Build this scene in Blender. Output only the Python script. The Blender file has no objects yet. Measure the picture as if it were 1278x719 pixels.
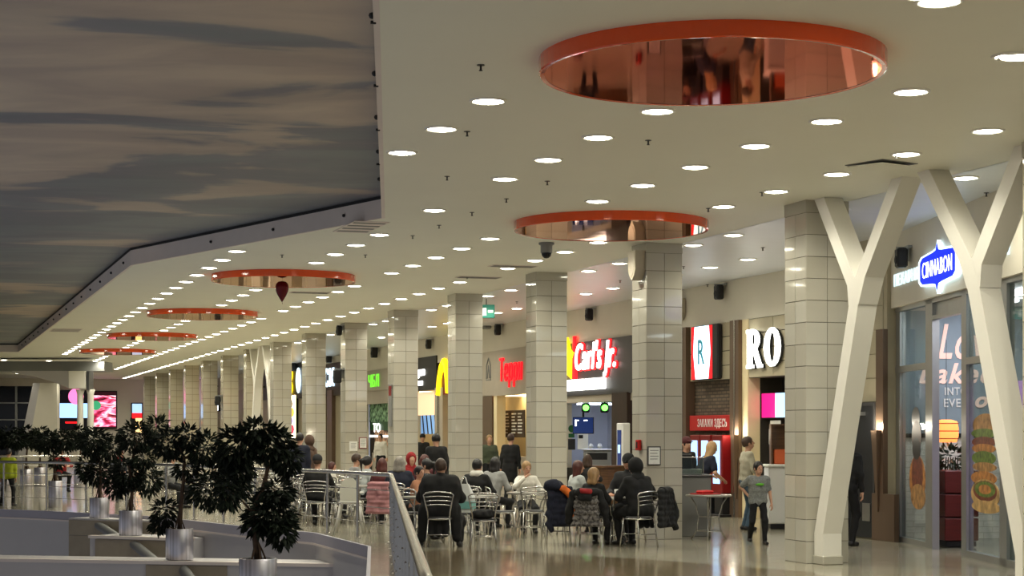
import bpy, math, random
import numpy as np
from mathutils import Vector, Matrix

# ------------------------------------------------------------------ camera
F, CXP, CYP, CH = 2230.0, 639.0, 540.0, 1.79      # focal length and horizon of the 1278x719 photograph, eye height
TH = math.atan(722.0 / F)                          # the colonnade runs along +Y; the camera looks TH to its right
CT, ST = math.cos(TH), math.sin(TH)
HC = 4.97                                          # ceiling height
scene = bpy.context.scene
COL = scene.collection
cam_d = bpy.data.cameras.new('camera'); cam = bpy.data.objects.new('camera', cam_d); COL.objects.link(cam)
cam.location = (0, 0, CH); cam.rotation_euler = (math.pi / 2, 0, -TH)
cam_d.sensor_width = 36.0; cam_d.lens = F / 1278.0 * 36.0
cam_d.shift_y = (CYP - 359.5) / 1278.0; cam_d.clip_end = 400; cam_d.clip_start = 0.1
scene.camera = cam

# ------------------------------------------------------------------ world, exposure
world = bpy.data.worlds.new('world'); scene.world = world; world.use_nodes = True
bg = world.node_tree.nodes['Background']
bg.inputs[0].default_value = (0.90, 0.93, 1.0, 1); bg.inputs[1].default_value = 0.22
vs = scene.view_settings
vs.view_transform = 'Standard'; vs.look = 'None'; vs.gamma = 1.0; vs.use_curve_mapping = False
vs.exposure = 0.32
LAMP_W = 92.0          # one ceiling downlight
scene.cycles.use_denoising = True
scene.cycles.max_bounces = 8
scene.cycles.sample_clamp_indirect = 6.0

# ------------------------------------------------------------------ small maths
def ray(px, py):
    X = (px - CXP) / F; Z = (CYP - py) / F
    return Vector((CT * X + ST, -ST * X + CT, Z))
def at_h(px, py, h):                 # point of the horizontal plane at height h
    r = ray(px, py); return Vector((0, 0, CH)) + r * ((h - CH) / r.z)
def at_x(px, py, x):                 # point of the plane x
    r = ray(px, py); return Vector((0, 0, CH)) + r * (x / r.x)
def CP(px, d, h=0.0):                # point at depth d below/above photo column px, at height h
    r = ray(px, CYP); return Vector((r.x * d, r.y * d, h))
def CW(X, d, h=0.0):                 # camera-frame (right, depth) to world
    return Vector((CT * X + ST * d, -ST * X + CT * d, h))
def HD(deg): return -TH - math.radians(deg)       # heading: 0 away from camera, 90 to the right, 180 to the camera
def srgb(r, g, b):
    f = lambda c: ((c / 255.0) / 12.92 if c <= 10 else (((c / 255.0) + 0.055) / 1.055) ** 2.4)
    return (f(r), f(g), f(b), 1.0)

# ------------------------------------------------------------------ materials
MATS = {}
def mat(name, rgb, rough=0.5, metal=0.0, emit=0.0, noise=0.0, nscale=8.0, bump=0.0, coat=0.0, spec=0.5, stretch=None, ior=1.45):
    if name in MATS: return MATS[name]
    m = bpy.data.materials.new(name); m.use_nodes = True; nt = m.node_tree
    b = nt.nodes['Principled BSDF']; c = srgb(*rgb)
    b.inputs['Base Color'].default_value = c
    b.inputs['Roughness'].default_value = rough; b.inputs['Metallic'].default_value = metal
    b.inputs['Specular IOR Level'].default_value = spec; b.inputs['Coat Weight'].default_value = coat
    b.inputs['Coat Roughness'].default_value = 0.05; b.inputs['IOR'].default_value = ior
    if emit:
        b.inputs['Emission Color'].default_value = c; b.inputs['Emission Strength'].default_value = emit
    if noise or bump:
        tc = nt.nodes.new('ShaderNodeTexCoord'); n = nt.nodes.new('ShaderNodeTexNoise')
        n.inputs['Scale'].default_value = nscale; n.inputs['Detail'].default_value = 4
        if stretch:
            mp = nt.nodes.new('ShaderNodeMapping'); mp.inputs['Scale'].default_value = stretch
            nt.links.new(tc.outputs['Object'], mp.inputs[0]); nt.links.new(mp.outputs[0], n.inputs['Vector'])
        else: nt.links.new(tc.outputs['Object'], n.inputs['Vector'])
        if noise:
            r = nt.nodes.new('ShaderNodeValToRGB')
            r.color_ramp.elements[0].position = 0.3; r.color_ramp.elements[1].position = 0.7
            r.color_ramp.elements[0].color = tuple(v * (1 - noise) for v in c[:3]) + (1,)
            r.color_ramp.elements[1].color = tuple(min(1, v * (1 + noise)) for v in c[:3]) + (1,)
            nt.links.new(n.outputs['Fac'], r.inputs[0]); nt.links.new(r.outputs[0], b.inputs['Base Color'])
        if bump:
            bp = nt.nodes.new('ShaderNodeBump'); bp.inputs['Strength'].default_value = bump; bp.inputs['Distance'].default_value = 0.01
            nt.links.new(n.outputs['Fac'], bp.inputs['Height']); nt.links.new(bp.outputs[0], b.inputs['Normal'])
    MATS[name] = m
    return m
def emis(name, rgb, strength):
    return mat(name, rgb, rough=0.6, emit=strength)
def glass_mat(name, tint=(225, 232, 228), refl=1.5, alpha=None):
    if name in MATS: return MATS[name]
    m = bpy.data.materials.new(name); m.use_nodes = True; nt = m.node_tree
    for n in list(nt.nodes):
        if n.type != 'OUTPUT_MATERIAL': nt.nodes.remove(n)
    out = [n for n in nt.nodes if n.type == 'OUTPUT_MATERIAL'][0]
    t = nt.nodes.new('ShaderNodeBsdfTransparent'); t.inputs[0].default_value = srgb(*tint)
    g = nt.nodes.new('ShaderNodeBsdfGlossy'); g.inputs['Roughness'].default_value = 0.02
    lw = nt.nodes.new('ShaderNodeLayerWeight'); lw.inputs[0].default_value = .5
    pw = nt.nodes.new('ShaderNodeMath'); pw.operation = 'POWER'; pw.inputs[1].default_value = 5.0
    ma = nt.nodes.new('ShaderNodeMath'); ma.operation = 'MULTIPLY_ADD'; ma.inputs[1].default_value = .55; ma.inputs[2].default_value = .03
    nt.links.new(lw.outputs['Facing'], pw.inputs[0]); nt.links.new(pw.outputs[0], ma.inputs[0])
    mx = nt.nodes.new('ShaderNodeMixShader')
    nt.links.new(ma.outputs[0], mx.inputs[0]); nt.links.new(t.outputs[0], mx.inputs[1]); nt.links.new(g.outputs[0], mx.inputs[2])
    nt.links.new(mx.outputs[0], out.inputs[0])
    MATS[name] = m
    return m

# ------------------------------------------------------------------ mesh builder and object helpers
class MB:
    def __init__(s): s.v = []; s.f = []
    def add(s, verts, faces):
        o = len(s.v); s.v += [tuple(v) for v in verts]; s.f += [tuple(i + o for i in f) for f in faces]; return s
    def box(s, x0, x1, y0, y1, z0, z1):
        return s.add([(x0,y0,z0),(x1,y0,z0),(x1,y1,z0),(x0,y1,z0),(x0,y0,z1),(x1,y0,z1),(x1,y1,z1),(x0,y1,z1)],
                     [(3,2,1,0),(4,5,6,7),(0,1,5,4),(1,2,6,5),(2,3,7,6),(3,0,4,7)])
    def cbox(s, x0, x1, y0, y1, z0, z1, b):       # box with chamfered edges
        b = min(b, (x1-x0)*.49, (y1-y0)*.49, (z1-z0)*.49)
        vs_ = []; idx = {}
        for ix, X in enumerate((x0, x1)):
            for iy, Y in enumerate((y0, y1)):
                for iz, Z in enumerate((z0, z1)):
                    sx, sy, sz = (1 if ix == 0 else -1), (1 if iy == 0 else -1), (1 if iz == 0 else -1)
                    for a in range(3):
                        p = [X + sx*b, Y + sy*b, Z + sz*b]; p[a] = (X, Y, Z)[a]
                        idx[(ix, iy, iz, a)] = len(vs_); vs_.append(tuple(p))
        fs = []
        for a in range(3):
            o = [k for k in range(3) if k != a]
            for e in (0, 1):
                q = []
                for (p1, p2) in ((0,0),(1,0),(1,1),(0,1)):
                    k = [0,0,0]; k[a] = e; k[o[0]] = p1; k[o[1]] = p2; q.append(idx[(*k, a)])
                fs.append(tuple(q) if (e == 1) == (a != 1) else tuple(q[::-1]))
        for a in range(3):                        # edges along axis a
            o = [k for k in range(3) if k != a]
            for p1 in (0,1):
                for p2 in (0,1):
                    k0 = [0,0,0]; k0[o[0]] = p1; k0[o[1]] = p2; k1 = list(k0); k1[a] = 1
                    q = (idx[(*k0,o[0])], idx[(*k1,o[0])], idx[(*k1,o[1])], idx[(*k0,o[1])])
                    fs.append(q)
        for ix in (0,1):
            for iy in (0,1):
                for iz in (0,1): fs.append(tuple(idx[(ix,iy,iz,a)] for a in range(3)))
        return s.add(vs_, fs)
    def tube(s, pts, r, n=8, cap=True, flat=1.0):
        pts = [Vector(p) for p in pts]; rs = r if isinstance(r, (list, tuple)) else [r] * len(pts)
        vs_ = []; fs = []; up = None
        for i, p in enumerate(pts):
            d = (pts[min(i+1, len(pts)-1)] - pts[max(i-1, 0)]).normalized()
            if up is None:
                up = Vector((0,0,1)) if abs(d.z) < .9 else Vector((1,0,0))
            a = d.cross(up).normalized(); up = a.cross(d).normalized()
            for k in range(n):
                t = 2*math.pi*k/n
                vs_.append(p + a*(math.cos(t)*rs[i]) + up*(math.sin(t)*rs[i]*flat))
        for i in range(len(pts)-1):
            for k in range(n):
                k2 = (k+1) % n
                fs.append((i*n+k, i*n+k2, (i+1)*n+k2, (i+1)*n+k))
        if cap:
            fs.append(tuple(range(n))[::-1]); fs.append(tuple((len(pts)-1)*n+k for k in range(n)))
        return s.add(vs_, fs)
    def lathe(s, prof, n=24, c=(0,0,0), cap=True):
        vs_ = []; fs = []
        for (r, z) in prof:
            for k in range(n):
                t = 2*math.pi*k/n; vs_.append((c[0]+r*math.cos(t), c[1]+r*math.sin(t), c[2]+z))
        for i in range(len(prof)-1):
            for k in range(n):
                k2 = (k+1) % n; fs.append((i*n+k, i*n+k2, (i+1)*n+k2, (i+1)*n+k))
        if cap:
            fs.append(tuple(range(n))[::-1]); fs.append(tuple((len(prof)-1)*n+k for k in range(n)))
        return s.add(vs_, fs)
    def prism(s, poly, z0, z1):                    # polygon in xy, extruded in z
        n = len(poly)
        A = sum(poly[i][0]*poly[(i+1) % n][1]-poly[(i+1) % n][0]*poly[i][1] for i in range(n))
        if A < 0: poly = poly[::-1]
        vs_ = [(p[0],p[1],z0) for p in poly] + [(p[0],p[1],z1) for p in poly]
        fs = [tuple(range(n))[::-1], tuple(range(n, 2*n))] + [(i, (i+1) % n, (i+1) % n + n, i+n) for i in range(n)]
        return s.add(vs_, fs)
    def face(s, poly, y0, y1):                     # polygon in local xz (front view), extruded along y (depth)
        m = MB().prism([(p[0], p[1]) for p in poly], 0, 1)
        return s.add([(v[0], y1 + (y0-y1)*v[2], v[1]) for v in m.v], m.f)
    def ball(s, c, r, n=10, m=6):
        r = r if isinstance(r, (tuple, list)) else (r, r, r)
        vs_ = [(c[0], c[1], c[2]-r[2])]; fs = []
        for i in range(1, m):
            a = -math.pi/2 + math.pi*i/m
            for k in range(n):
                t = 2*math.pi*k/n
                vs_.append((c[0]+r[0]*math.cos(a)*math.cos(t), c[1]+r[1]*math.cos(a)*math.sin(t), c[2]+r[2]*math.sin(a)))
        vs_.append((c[0], c[1], c[2]+r[2])); L = len(vs_)-1
        for k in range(n):
            k2 = (k+1) % n
            fs.append((0, 1+k2, 1+k)); fs.append((L, 1+(m-2)*n+k, 1+(m-2)*n+k2))
            for i in range(m-2): fs.append((1+i*n+k, 1+i*n+k2, 1+(i+1)*n+k2, 1+(i+1)*n+k))
        return s.add(vs_, fs)
    def mesh(s, name, m=None, smooth=False):
        me = bpy.data.meshes.new(name); me.from_pydata(s.v, [], s.f); me.update()
        if m: me.materials.append(m)
        if smooth: me.polygons.foreach_set('use_smooth', [True]*len(me.polygons))
        return me
    def build(s, name, m, parent=None, smooth=False):
        return put(name, s.mesh(name, m, smooth), parent)
def put(name, me, parent=None, loc=(0,0,0), rot=(0,0,0)):
    o = bpy.data.objects.new(name, me); COL.objects.link(o)
    o.location = loc; o.rotation_euler = rot
    if parent: o.parent = parent
    return o
def auto_smooth(me, ang=40):
    try:
        me.polygons.foreach_set('use_smooth', [True]*len(me.polygons)); me.set_sharp_from_angle(angle=math.radians(ang))
    except Exception: pass
def tag(o, label, cat, group=None, kind=None):
    o['label'] = label; o['category'] = cat
    if group: o['group'] = group
    if kind: o['kind'] = kind
    return o
def thing(name, label, cat, loc=(0,0,0), rotz=0.0, group=None):
    o = bpy.data.objects.new(name, None); COL.objects.link(o); o.empty_display_size = .1
    o.location = loc; o.rotation_euler = (0, 0, rotz)
    return tag(o, label, cat, group)
def struct(name, mb, m, label=None, smooth=False):
    o = mb.build(name, m, None, smooth); o['kind'] = 'structure'
    if label: o['label'] = label
    return o
def copy_tree(o, parent=None):
    c = o.copy(); COL.objects.link(c); c.parent = parent
    for ch in list(o.children): copy_tree(ch, c)
    return c
def text(name, s, size, m, parent, loc, ext=0.02, sx=1.0, shear=0.0, align='LEFT', bold=0.0, rotx=math.pi/2):
    cu = bpy.data.curves.new(name, 'FONT'); cu.body = s; cu.size = size; cu.extrude = ext; cu.shear = shear
    cu.align_x = align; cu.space_character = 1.1; cu.offset = bold; cu.resolution_u = 3
    cu.materials.append(m)
    o = bpy.data.objects.new(name, cu); COL.objects.link(o); o.parent = parent
    o.location = loc; o.rotation_euler = (rotx, 0, 0); o.scale = (sx, 1, 1)
    return o

# ------------------------------------------------------------------ the materials of the place
M_ceil = mat('ceiling_paint', (230, 228, 212), .55, noise=.015, nscale=.7)
M_ceil2 = mat('rear_ceiling_paint', (218, 222, 226), .38, noise=.02, nscale=1.2, stretch=(.3, 3, 1))
M_fascia = mat('fascia_paint', (220, 208, 200), .6, noise=.04, nscale=1.5)
M_wall = mat('cream_wall_paint', (222, 215, 198), .6, noise=.02, nscale=2)
M_greywall = mat('pale_grey_paint', (188, 184, 184), .6, noise=.03, nscale=1.3)
M_lilac = mat('parapet_panel', (164, 160, 170), .5, noise=.03, nscale=1.5)
M_beigepanel = mat('beige_stone_panel', (150, 138, 118), .45, noise=.07, nscale=5)
M_black = mat('black_gasket', (18, 18, 20), .6)
M_dark = mat('dark_plastic', (26, 26, 28), .45)
M_grout = mat('grout', (84, 79, 68), .8)
M_tiles = [mat('column_tile_%s' % n, c, .05, noise=.03, nscale=2.2, coat=.2) for n, c in
           (('a', (178, 173, 160)), ('b', (174, 169, 155)), ('c', (182, 178, 166)))]
M_steel = mat('brushed_steel', (196, 196, 196), .28, 1.0, noise=.05, nscale=20, stretch=(1, 1, .05))
M_chrome = mat('chrome_tube', (190, 188, 184), .26, 1.0)
M_alu = mat('aluminium_frame', (168, 170, 170), .35, .85, noise=.03, nscale=4)
M_bronze = mat('bronze_pilaster', (112, 92, 76), .3, .35, noise=.06, nscale=3, stretch=(1, 1, .1))
M_ywhite = mat('white_steel_paint', (226, 222, 212), .32, noise=.015, nscale=3)
def film_mat():
    m = bpy.data.materials.new('red_stretch_film'); m.use_nodes = True; nt = m.node_tree
    for n in list(nt.nodes):
        if n.type != 'OUTPUT_MATERIAL': nt.nodes.remove(n)
    out = [n for n in nt.nodes if n.type == 'OUTPUT_MATERIAL'][0]
    d = nt.nodes.new('ShaderNodeBsdfDiffuse'); d.inputs[0].default_value = srgb(186, 44, 16)
    g = nt.nodes.new('ShaderNodeBsdfGlossy'); g.inputs[0].default_value = srgb(222, 138, 116); g.inputs['Roughness'].default_value = .035
    fr = nt.nodes.new('ShaderNodeFresnel'); fr.inputs[0].default_value = 1.55
    tc = nt.nodes.new('ShaderNodeTexCoord'); n = nt.nodes.new('ShaderNodeTexNoise'); n.inputs['Scale'].default_value = .8
    bp = nt.nodes.new('ShaderNodeBump'); bp.inputs['Strength'].default_value = .03; bp.inputs['Distance'].default_value = .05
    lw = nt.nodes.new('ShaderNodeLayerWeight'); lw.inputs[0].default_value = .5
    mr = nt.nodes.new('ShaderNodeMapRange'); mr.inputs[1].default_value = .80; mr.inputs[2].default_value = .94
    cm = nt.nodes.new('ShaderNodeMix'); cm.data_type = 'RGBA'; cm.inputs[6].default_value = srgb(200, 122, 104); cm.inputs[7].default_value = srgb(236, 212, 190)
    nt.links.new(lw.outputs['Facing'], mr.inputs[0]); nt.links.new(mr.outputs[0], cm.inputs[0]); nt.links.new(cm.outputs[2], g.inputs[0])
    nt.links.new(tc.outputs['Object'], n.inputs['Vector']); nt.links.new(n.outputs['Fac'], bp.inputs['Height']); nt.links.new(bp.outputs[0], g.inputs['Normal'])
    mx = nt.nodes.new('ShaderNodeMixShader'); nt.links.new(fr.outputs[0], mx.inputs[0]); nt.links.new(d.outputs[0], mx.inputs[1]); nt.links.new(g.outputs[0], mx.inputs[2]); nt.links.new(mx.outputs[0], out.inputs[0])
    return m
M_red = film_mat()
M_rim = mat('orange_red_rim', (232, 80, 18), .12, coat=.5)
M_lens = emis('lamp_lens', (255, 251, 228), 22.0)
M_trim = mat('lamp_trim', (235, 232, 222), .3)
M_grey = mat('mid_grey_paint', (120, 120, 118), .5, noise=.03, nscale=3)
M_charc = mat('charcoal_panel', (62, 61, 62), .4, noise=.05, nscale=4)
M_white = mat('white_gloss', (235, 235, 232), .3)
M_paper = mat('paper', (222, 222, 216), .7, noise=.04, nscale=30)
M_glass = glass_mat('clear_glass')
M_wood = mat('walnut_wood', (98, 68, 42), .4, noise=.3, nscale=6, stretch=(.4, 1, 6))
M_darkwood = mat('dark_wood', (52, 36, 28), .45, noise=.25, nscale=8, stretch=(3, 3, .3))
M_redpl = mat('red_panel', (122, 16, 18), .35, noise=.05, nscale=5)

def floor_material(name, a, b, rough):
    m = bpy.data.materials.new(name); m.use_nodes = True; nt = m.node_tree; bs = nt.nodes['Principled BSDF']
    tc = nt.nodes.new('ShaderNodeTexCoord'); br = nt.nodes.new('ShaderNodeTexBrick'); n = nt.nodes.new('ShaderNodeTexNoise')
    br.offset = 0.0; br.inputs['Scale'].default_value = 1.0
    br.inputs['Brick Width'].default_value = .6; br.inputs['Row Height'].default_value = .6; br.inputs['Mortar Size'].default_value = .004
    br.inputs['Color1'].default_value = srgb(*a); br.inputs['Color2'].default_value = srgb(*b)
    br.inputs['Mortar'].default_value = srgb(*[int(v*.75) for v in a])
    n.inputs['Scale'].default_value = 3.0; n.inputs['Detail'].default_value = 5
    mx = nt.nodes.new('ShaderNodeMix'); mx.data_type = 'RGBA'; mx.blend_type = 'MULTIPLY'; mx.inputs[0].default_value = .25
    nt.links.new(tc.outputs['Object'], br.inputs['Vector']); nt.links.new(tc.outputs['Object'], n.inputs['Vector'])
    nt.links.new(br.outputs['Color'], mx.inputs[6]); nt.links.new(n.outputs['Color'], mx.inputs[7])
    nt.links.new(mx.outputs[2], bs.inputs['Base Color'])
    rr = nt.nodes.new('ShaderNodeMapRange'); rr.inputs[3].default_value = rough*.7; rr.inputs[4].default_value = rough*1.4
    nt.links.new(n.outputs['Fac'], rr.inputs[0]); nt.links.new(rr.outputs[0], bs.inputs['Roughness'])
    bs.inputs['Coat Weight'].default_value = .3; bs.inputs['Coat Roughness'].default_value = .08
    return m
M_floor = floor_material('polished_floor', (160, 154, 136), (155, 149, 131), .16)
M_floord = floor_material('polished_floor_brown', (118, 104, 80), (113, 99, 75), .14)

def sky_material():
    m = bpy.data.materials.new('printed_sky_canvas'); m.use_nodes = True; nt = m.node_tree; bs = nt.nodes['Principled BSDF']
    tc = nt.nodes.new('ShaderNodeTexCoord')
    def noise(sc, st, det, dist, off):
        mp = nt.nodes.new('ShaderNodeMapping'); mp.inputs['Scale'].default_value = st; mp.inputs['Location'].default_value = off
        n = nt.nodes.new('ShaderNodeTexNoise'); n.inputs['Scale'].default_value = sc; n.inputs['Detail'].default_value = det
        n.inputs['Distortion'].default_value = dist
        nt.links.new(tc.outputs['Object'], mp.inputs[0]); nt.links.new(mp.outputs[0], n.inputs['Vector']); return n
    a = noise(1.0, (.26, .42, 1), 10, .45, (4.1, 1.3, 0)); b = noise(1.0, (.35, .75, 1), 8, .6, (7.7, .4, 0))
    sp = nt.nodes.new('ShaderNodeSeparateXYZ'); nt.links.new(tc.outputs['Object'], sp.inputs[0])
    def madd(src, k, c):
        q = nt.nodes.new('ShaderNodeMath'); q.operation = 'MULTIPLY_ADD'; q.use_clamp = False; q.inputs[1].default_value = k; q.inputs[2].default_value = c
        nt.links.new(src, q.inputs[0]); return q.outputs[0]
    rz_ = nt.nodes.new('ShaderNodeMapRange'); rz_.inputs[1].default_value = 16; rz_.inputs[2].default_value = 32; rz_.inputs[3].default_value = .13; rz_.inputs[4].default_value = -.17
    nt.links.new(sp.outputs[1], rz_.inputs[0])
    rx_ = nt.nodes.new('ShaderNodeMapRange'); rx_.inputs[1].default_value = -7; rx_.inputs[2].default_value = -1; rx_.inputs[3].default_value = .10; rx_.inputs[4].default_value = -.05
    nt.links.new(sp.outputs[0], rx_.inputs[0])
    s1 = nt.nodes.new('ShaderNodeMath'); s2 = nt.nodes.new('ShaderNodeMath')
    nt.links.new(a.outputs['Fac'], s1.inputs[0]); nt.links.new(rz_.outputs[0], s1.inputs[1]); nt.links.new(s1.outputs[0], s2.inputs[0]); nt.links.new(rx_.outputs[0], s2.inputs[1])
    r1 = nt.nodes.new('ShaderNodeValToRGB'); e = r1.color_ramp.elements
    e[0].position = .42; e[0].color = srgb(122, 127, 130); e[1].position = .60; e[1].color = srgb(196, 178, 158)
    x = r1.color_ramp.elements.new(.48); x.color = srgb(132, 130, 134)
    x = r1.color_ramp.elements.new(.52); x.color = srgb(184, 168, 150)
    r2 = nt.nodes.new('ShaderNodeValToRGB'); e = r2.color_ramp.elements
    e[0].position = .42; e[0].color = (.60, .57, .65, 1); e[1].position = .60; e[1].color = (1, 1, 1, 1)
    mx = nt.nodes.new('ShaderNodeMix'); mx.data_type = 'RGBA'; mx.blend_type = 'MULTIPLY'; mx.inputs[0].default_value = .6
    nt.links.new(s2.outputs[0], r1.inputs[0]); nt.links.new(b.outputs['Fac'], r2.inputs[0])
    nt.links.new(r1.outputs[0], mx.inputs[6]); nt.links.new(r2.outputs[0], mx.inputs[7]); nt.links.new(mx.outputs[2], bs.inputs['Base Color'])
    bs.inputs['Roughness'].default_value = .5
    return m
M_sky = sky_material()
def pattern_mat(name, c1, c2, scale, kind='voronoi', rough=.8, thr=.5, stretch=(1,1,1)):
    m = bpy.data.materials.new(name); m.use_nodes = True; nt = m.node_tree; bs = nt.nodes['Principled BSDF']
    tc = nt.nodes.new('ShaderNodeTexCoord'); mp = nt.nodes.new('ShaderNodeMapping'); mp.inputs['Scale'].default_value = stretch
    nt.links.new(tc.outputs['Object'], mp.inputs[0])
    if kind == 'voronoi':
        n = nt.nodes.new('ShaderNodeTexVoronoi'); n.inputs['Scale'].default_value = scale; out = n.outputs['Distance']
    elif kind == 'wave':
        n = nt.nodes.new('ShaderNodeTexWave'); n.inputs['Scale'].default_value = scale; n.inputs['Distortion'].default_value = 2.5; out = n.outputs['Fac']
    else:
        n = nt.nodes.new('ShaderNodeTexNoise'); n.inputs['Scale'].default_value = scale; n.inputs['Detail'].default_value = 5; out = n.outputs['Fac']
    nt.links.new(mp.outputs[0], n.inputs['Vector'])
    r = nt.nodes.new('ShaderNodeValToRGB'); r.color_ramp.elements[0].position = max(0, thr-.08); r.color_ramp.elements[1].position = thr+.08
    r.color_ramp.elements[0].color = srgb(*c1); r.color_ramp.elements[1].color = srgb(*c2)
    nt.links.new(out, r.inputs[0]); nt.links.new(r.outputs[0], bs.inputs['Base Color']); bs.inputs['Roughness'].default_value = rough
    return m
def brick_mat(name, c1, c2, mort, w, h, ms, rough=.8, swap=False):
    m = bpy.data.materials.new(name); m.use_nodes = True; nt = m.node_tree; bs = nt.nodes['Principled BSDF']
    tc = nt.nodes.new('ShaderNodeTexCoord'); br = nt.nodes.new('ShaderNodeTexBrick'); sp = nt.nodes.new('ShaderNodeSeparateXYZ'); cb = nt.nodes.new('ShaderNodeCombineXYZ')
    ad = nt.nodes.new('ShaderNodeMath'); ad.operation = 'ADD'
    nt.links.new(tc.outputs['Object'], sp.inputs[0]); nt.links.new(sp.outputs[0], ad.inputs[0]); nt.links.new(sp.outputs[1], ad.inputs[1])
    nt.links.new(ad.outputs[0], cb.inputs[0]); nt.links.new(sp.outputs[2], cb.inputs[1]); nt.links.new(cb.outputs[0], br.inputs['Vector'])
    br.inputs['Scale'].default_value = 1; br.inputs['Brick Width'].default_value = w; br.inputs['Row Height'].default_value = h; br.inputs['Mortar Size'].default_value = ms
    if swap: br.offset = 0
    br.inputs['Color1'].default_value = srgb(*c1); br.inputs['Color2'].default_value = srgb(*c2); br.inputs['Mortar'].default_value = srgb(*mort)
    nt.links.new(br.outputs['Color'], bs.inputs['Base Color']); bs.inputs['Roughness'].default_value = rough
    return m
M_brick = brick_mat('brown_brick', (112, 96, 78), (76, 66, 54), (60, 52, 44), .24, .075, .012)
M_fartile = brick_mat('far_column_tile', (180, 172, 152), (176, 168, 147), (124, 116, 98), .32, .3, .008, .08, True)

# ================================================================== the setting
# --- outline of the atrium void (camera frame: right, depth)
VOIDC = [(0.71, -12), (-.995, 13.13), (-1.9, 26.46), (-7.21, 33.93), (-19.46, 70.5), (-60, 70.5)]
VC = [CW(*p) for p in VOIDC]
COLX, COLW, COLY0, COLS = 11.34, .64, 21.98, 5.74
ceil_poly = [(v.x, v.y) for v in VC] + [tuple(CW(-60, 125)[:2]), (11.98, 150), (11.98, -15)]
struct('ceiling', MB().prism(ceil_poly, HC, HC + .05), M_ceil, 'smooth white suspended ceiling of the food court')
struct('ceiling_rear', MB().box(11.98, 21, -15, 150, HC + .07, HC + .12), M_ceil2, 'pale ceiling strip behind the columns')
struct('trim_1', MB().box(11.96, 11.99, -15, 150, HC, HC + .1), M_ceil2)
def strip(a, b, off, t, z0, z1):      # a thin upright band along a-b
    d = (b - a); d.z = 0; d.normalize(); n = Vector((-d.y, d.x, 0))
    m = MB(); q = [a + n*off, b + n*off, b + n*(off+t), a + n*(off+t)]
    return m.prism([(p.x, p.y) for p in q], z0, z1)
fm = MB(); gm = MB(); dots = MB()
for i in range(len(VC)-1):
    s_ = strip(VC[i], VC[i+1], -.02, .05, HC-.002, HC+.28); fm.add(s_.v, s_.f)
    s_ = strip(VC[i], VC[i+1], -.01, .045 if i > 1 else .02, HC+.28, HC+.325); gm.add(s_.v, s_.f)
    L = (VC[i+1]-VC[i]).length; d = (VC[i+1]-VC[i])/L; n = Vector((-d.y, d.x, 0))
    for k in range(int(L/2.3)):
        p = VC[i] + d*(1.1+2.3*k) + n*.045; dots.ball((p.x, p.y, HC+.14), .028, 6, 4)
o = struct('trim_2', fm, M_fascia, 'grey fascia band around the atrium opening')
dots.build('fixing', M_dark, o)
struct('trim_3', gm, M_black, 'black shadow gap around the printed sky canvas')
sky = MB().prism([(-70, -14), (2.5, -14), (1.2, 13), (.3, 27), (-6.6, 34.9), (-18.9, 72), (-70, 72)], HC+.33, HC+.36)
o = struct('ceiling_sky_canvas', sky, M_sky, 'stretched ceiling canvas printed with a grey and cream cloudy sky'); o.rotation_euler.z = -TH
# clips along the right edge of the canvas
for k, (px, py) in enumerate(((469, 28), (472, 107), (474, 162), (474, 205))):
    p = at_h(px, py, HC)
    o = MB().box(-.04, .0, -.012, .012, HC-.012, HC+.01).build('canvas_clip', M_black); o.location = (p.x, p.y, 0)
    tag(o, 'small black clip on the right canvas edge, %s from the top' % ('first', 'second', 'third', 'fourth')[k], 'clip', 'canvas edge clips')

# --- floor with the void cut out
EDGE = [(-.45, -12), (-.72, 8.6), (-2.2, 27.9), (-3.47, 31.7), (-5.18, 34.1), (-7.65, 38.0), (-10.7, 40.7), (-14.5, 43.4), (-60, 60)]
EW = [CW(*p) for p in EDGE]
floor_poly = [(v.x, v.y) for v in EW] + [tuple(CW(-60, 125)[:2]), (21, 150), (21, -15)]
struct('floor', MB().prism(floor_poly, -.05, 0), M_floor, 'polished beige stone floor')
ip = [at_h(545, 686, 0), at_h(640, 688, 0), at_h(830, 700, 0), at_h(1010, 714, 0), at_h(1150, 740, 0), CW(6, 10), CW(0, 6), CW(-.55, 8), CW(-1.75, 25.5)]
struct('floor_inlay', MB().prism([(p.x, p.y) for p in ip], -.02, .002), M_floord, 'brown polished stone field of the floor')
em = MB(); lm = MB(); lw_ = MB()
for i in range(len(EW)-1):
    s_ = strip(EW[i], EW[i+1], 0, .05, -.17, .015); em.add(s_.v, s_.f)
    s_ = strip(EW[i], EW[i+1], -.03, .05, -1.5, -.17); lw_.add(s_.v, s_.f)
    s_ = strip(EW[i], EW[i+1], .0, .06, -.20, -.165); lm.add(s_.v, s_.f)
struct('wall_parapet', em, M_lilac, 'pale lilac slab edge panel along the atrium')
struct('trim_4', lm, M_fascia); struct('wall_slab_edge', lw_, M_greywall, 'pale wall below the lilac slab edge')

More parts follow.
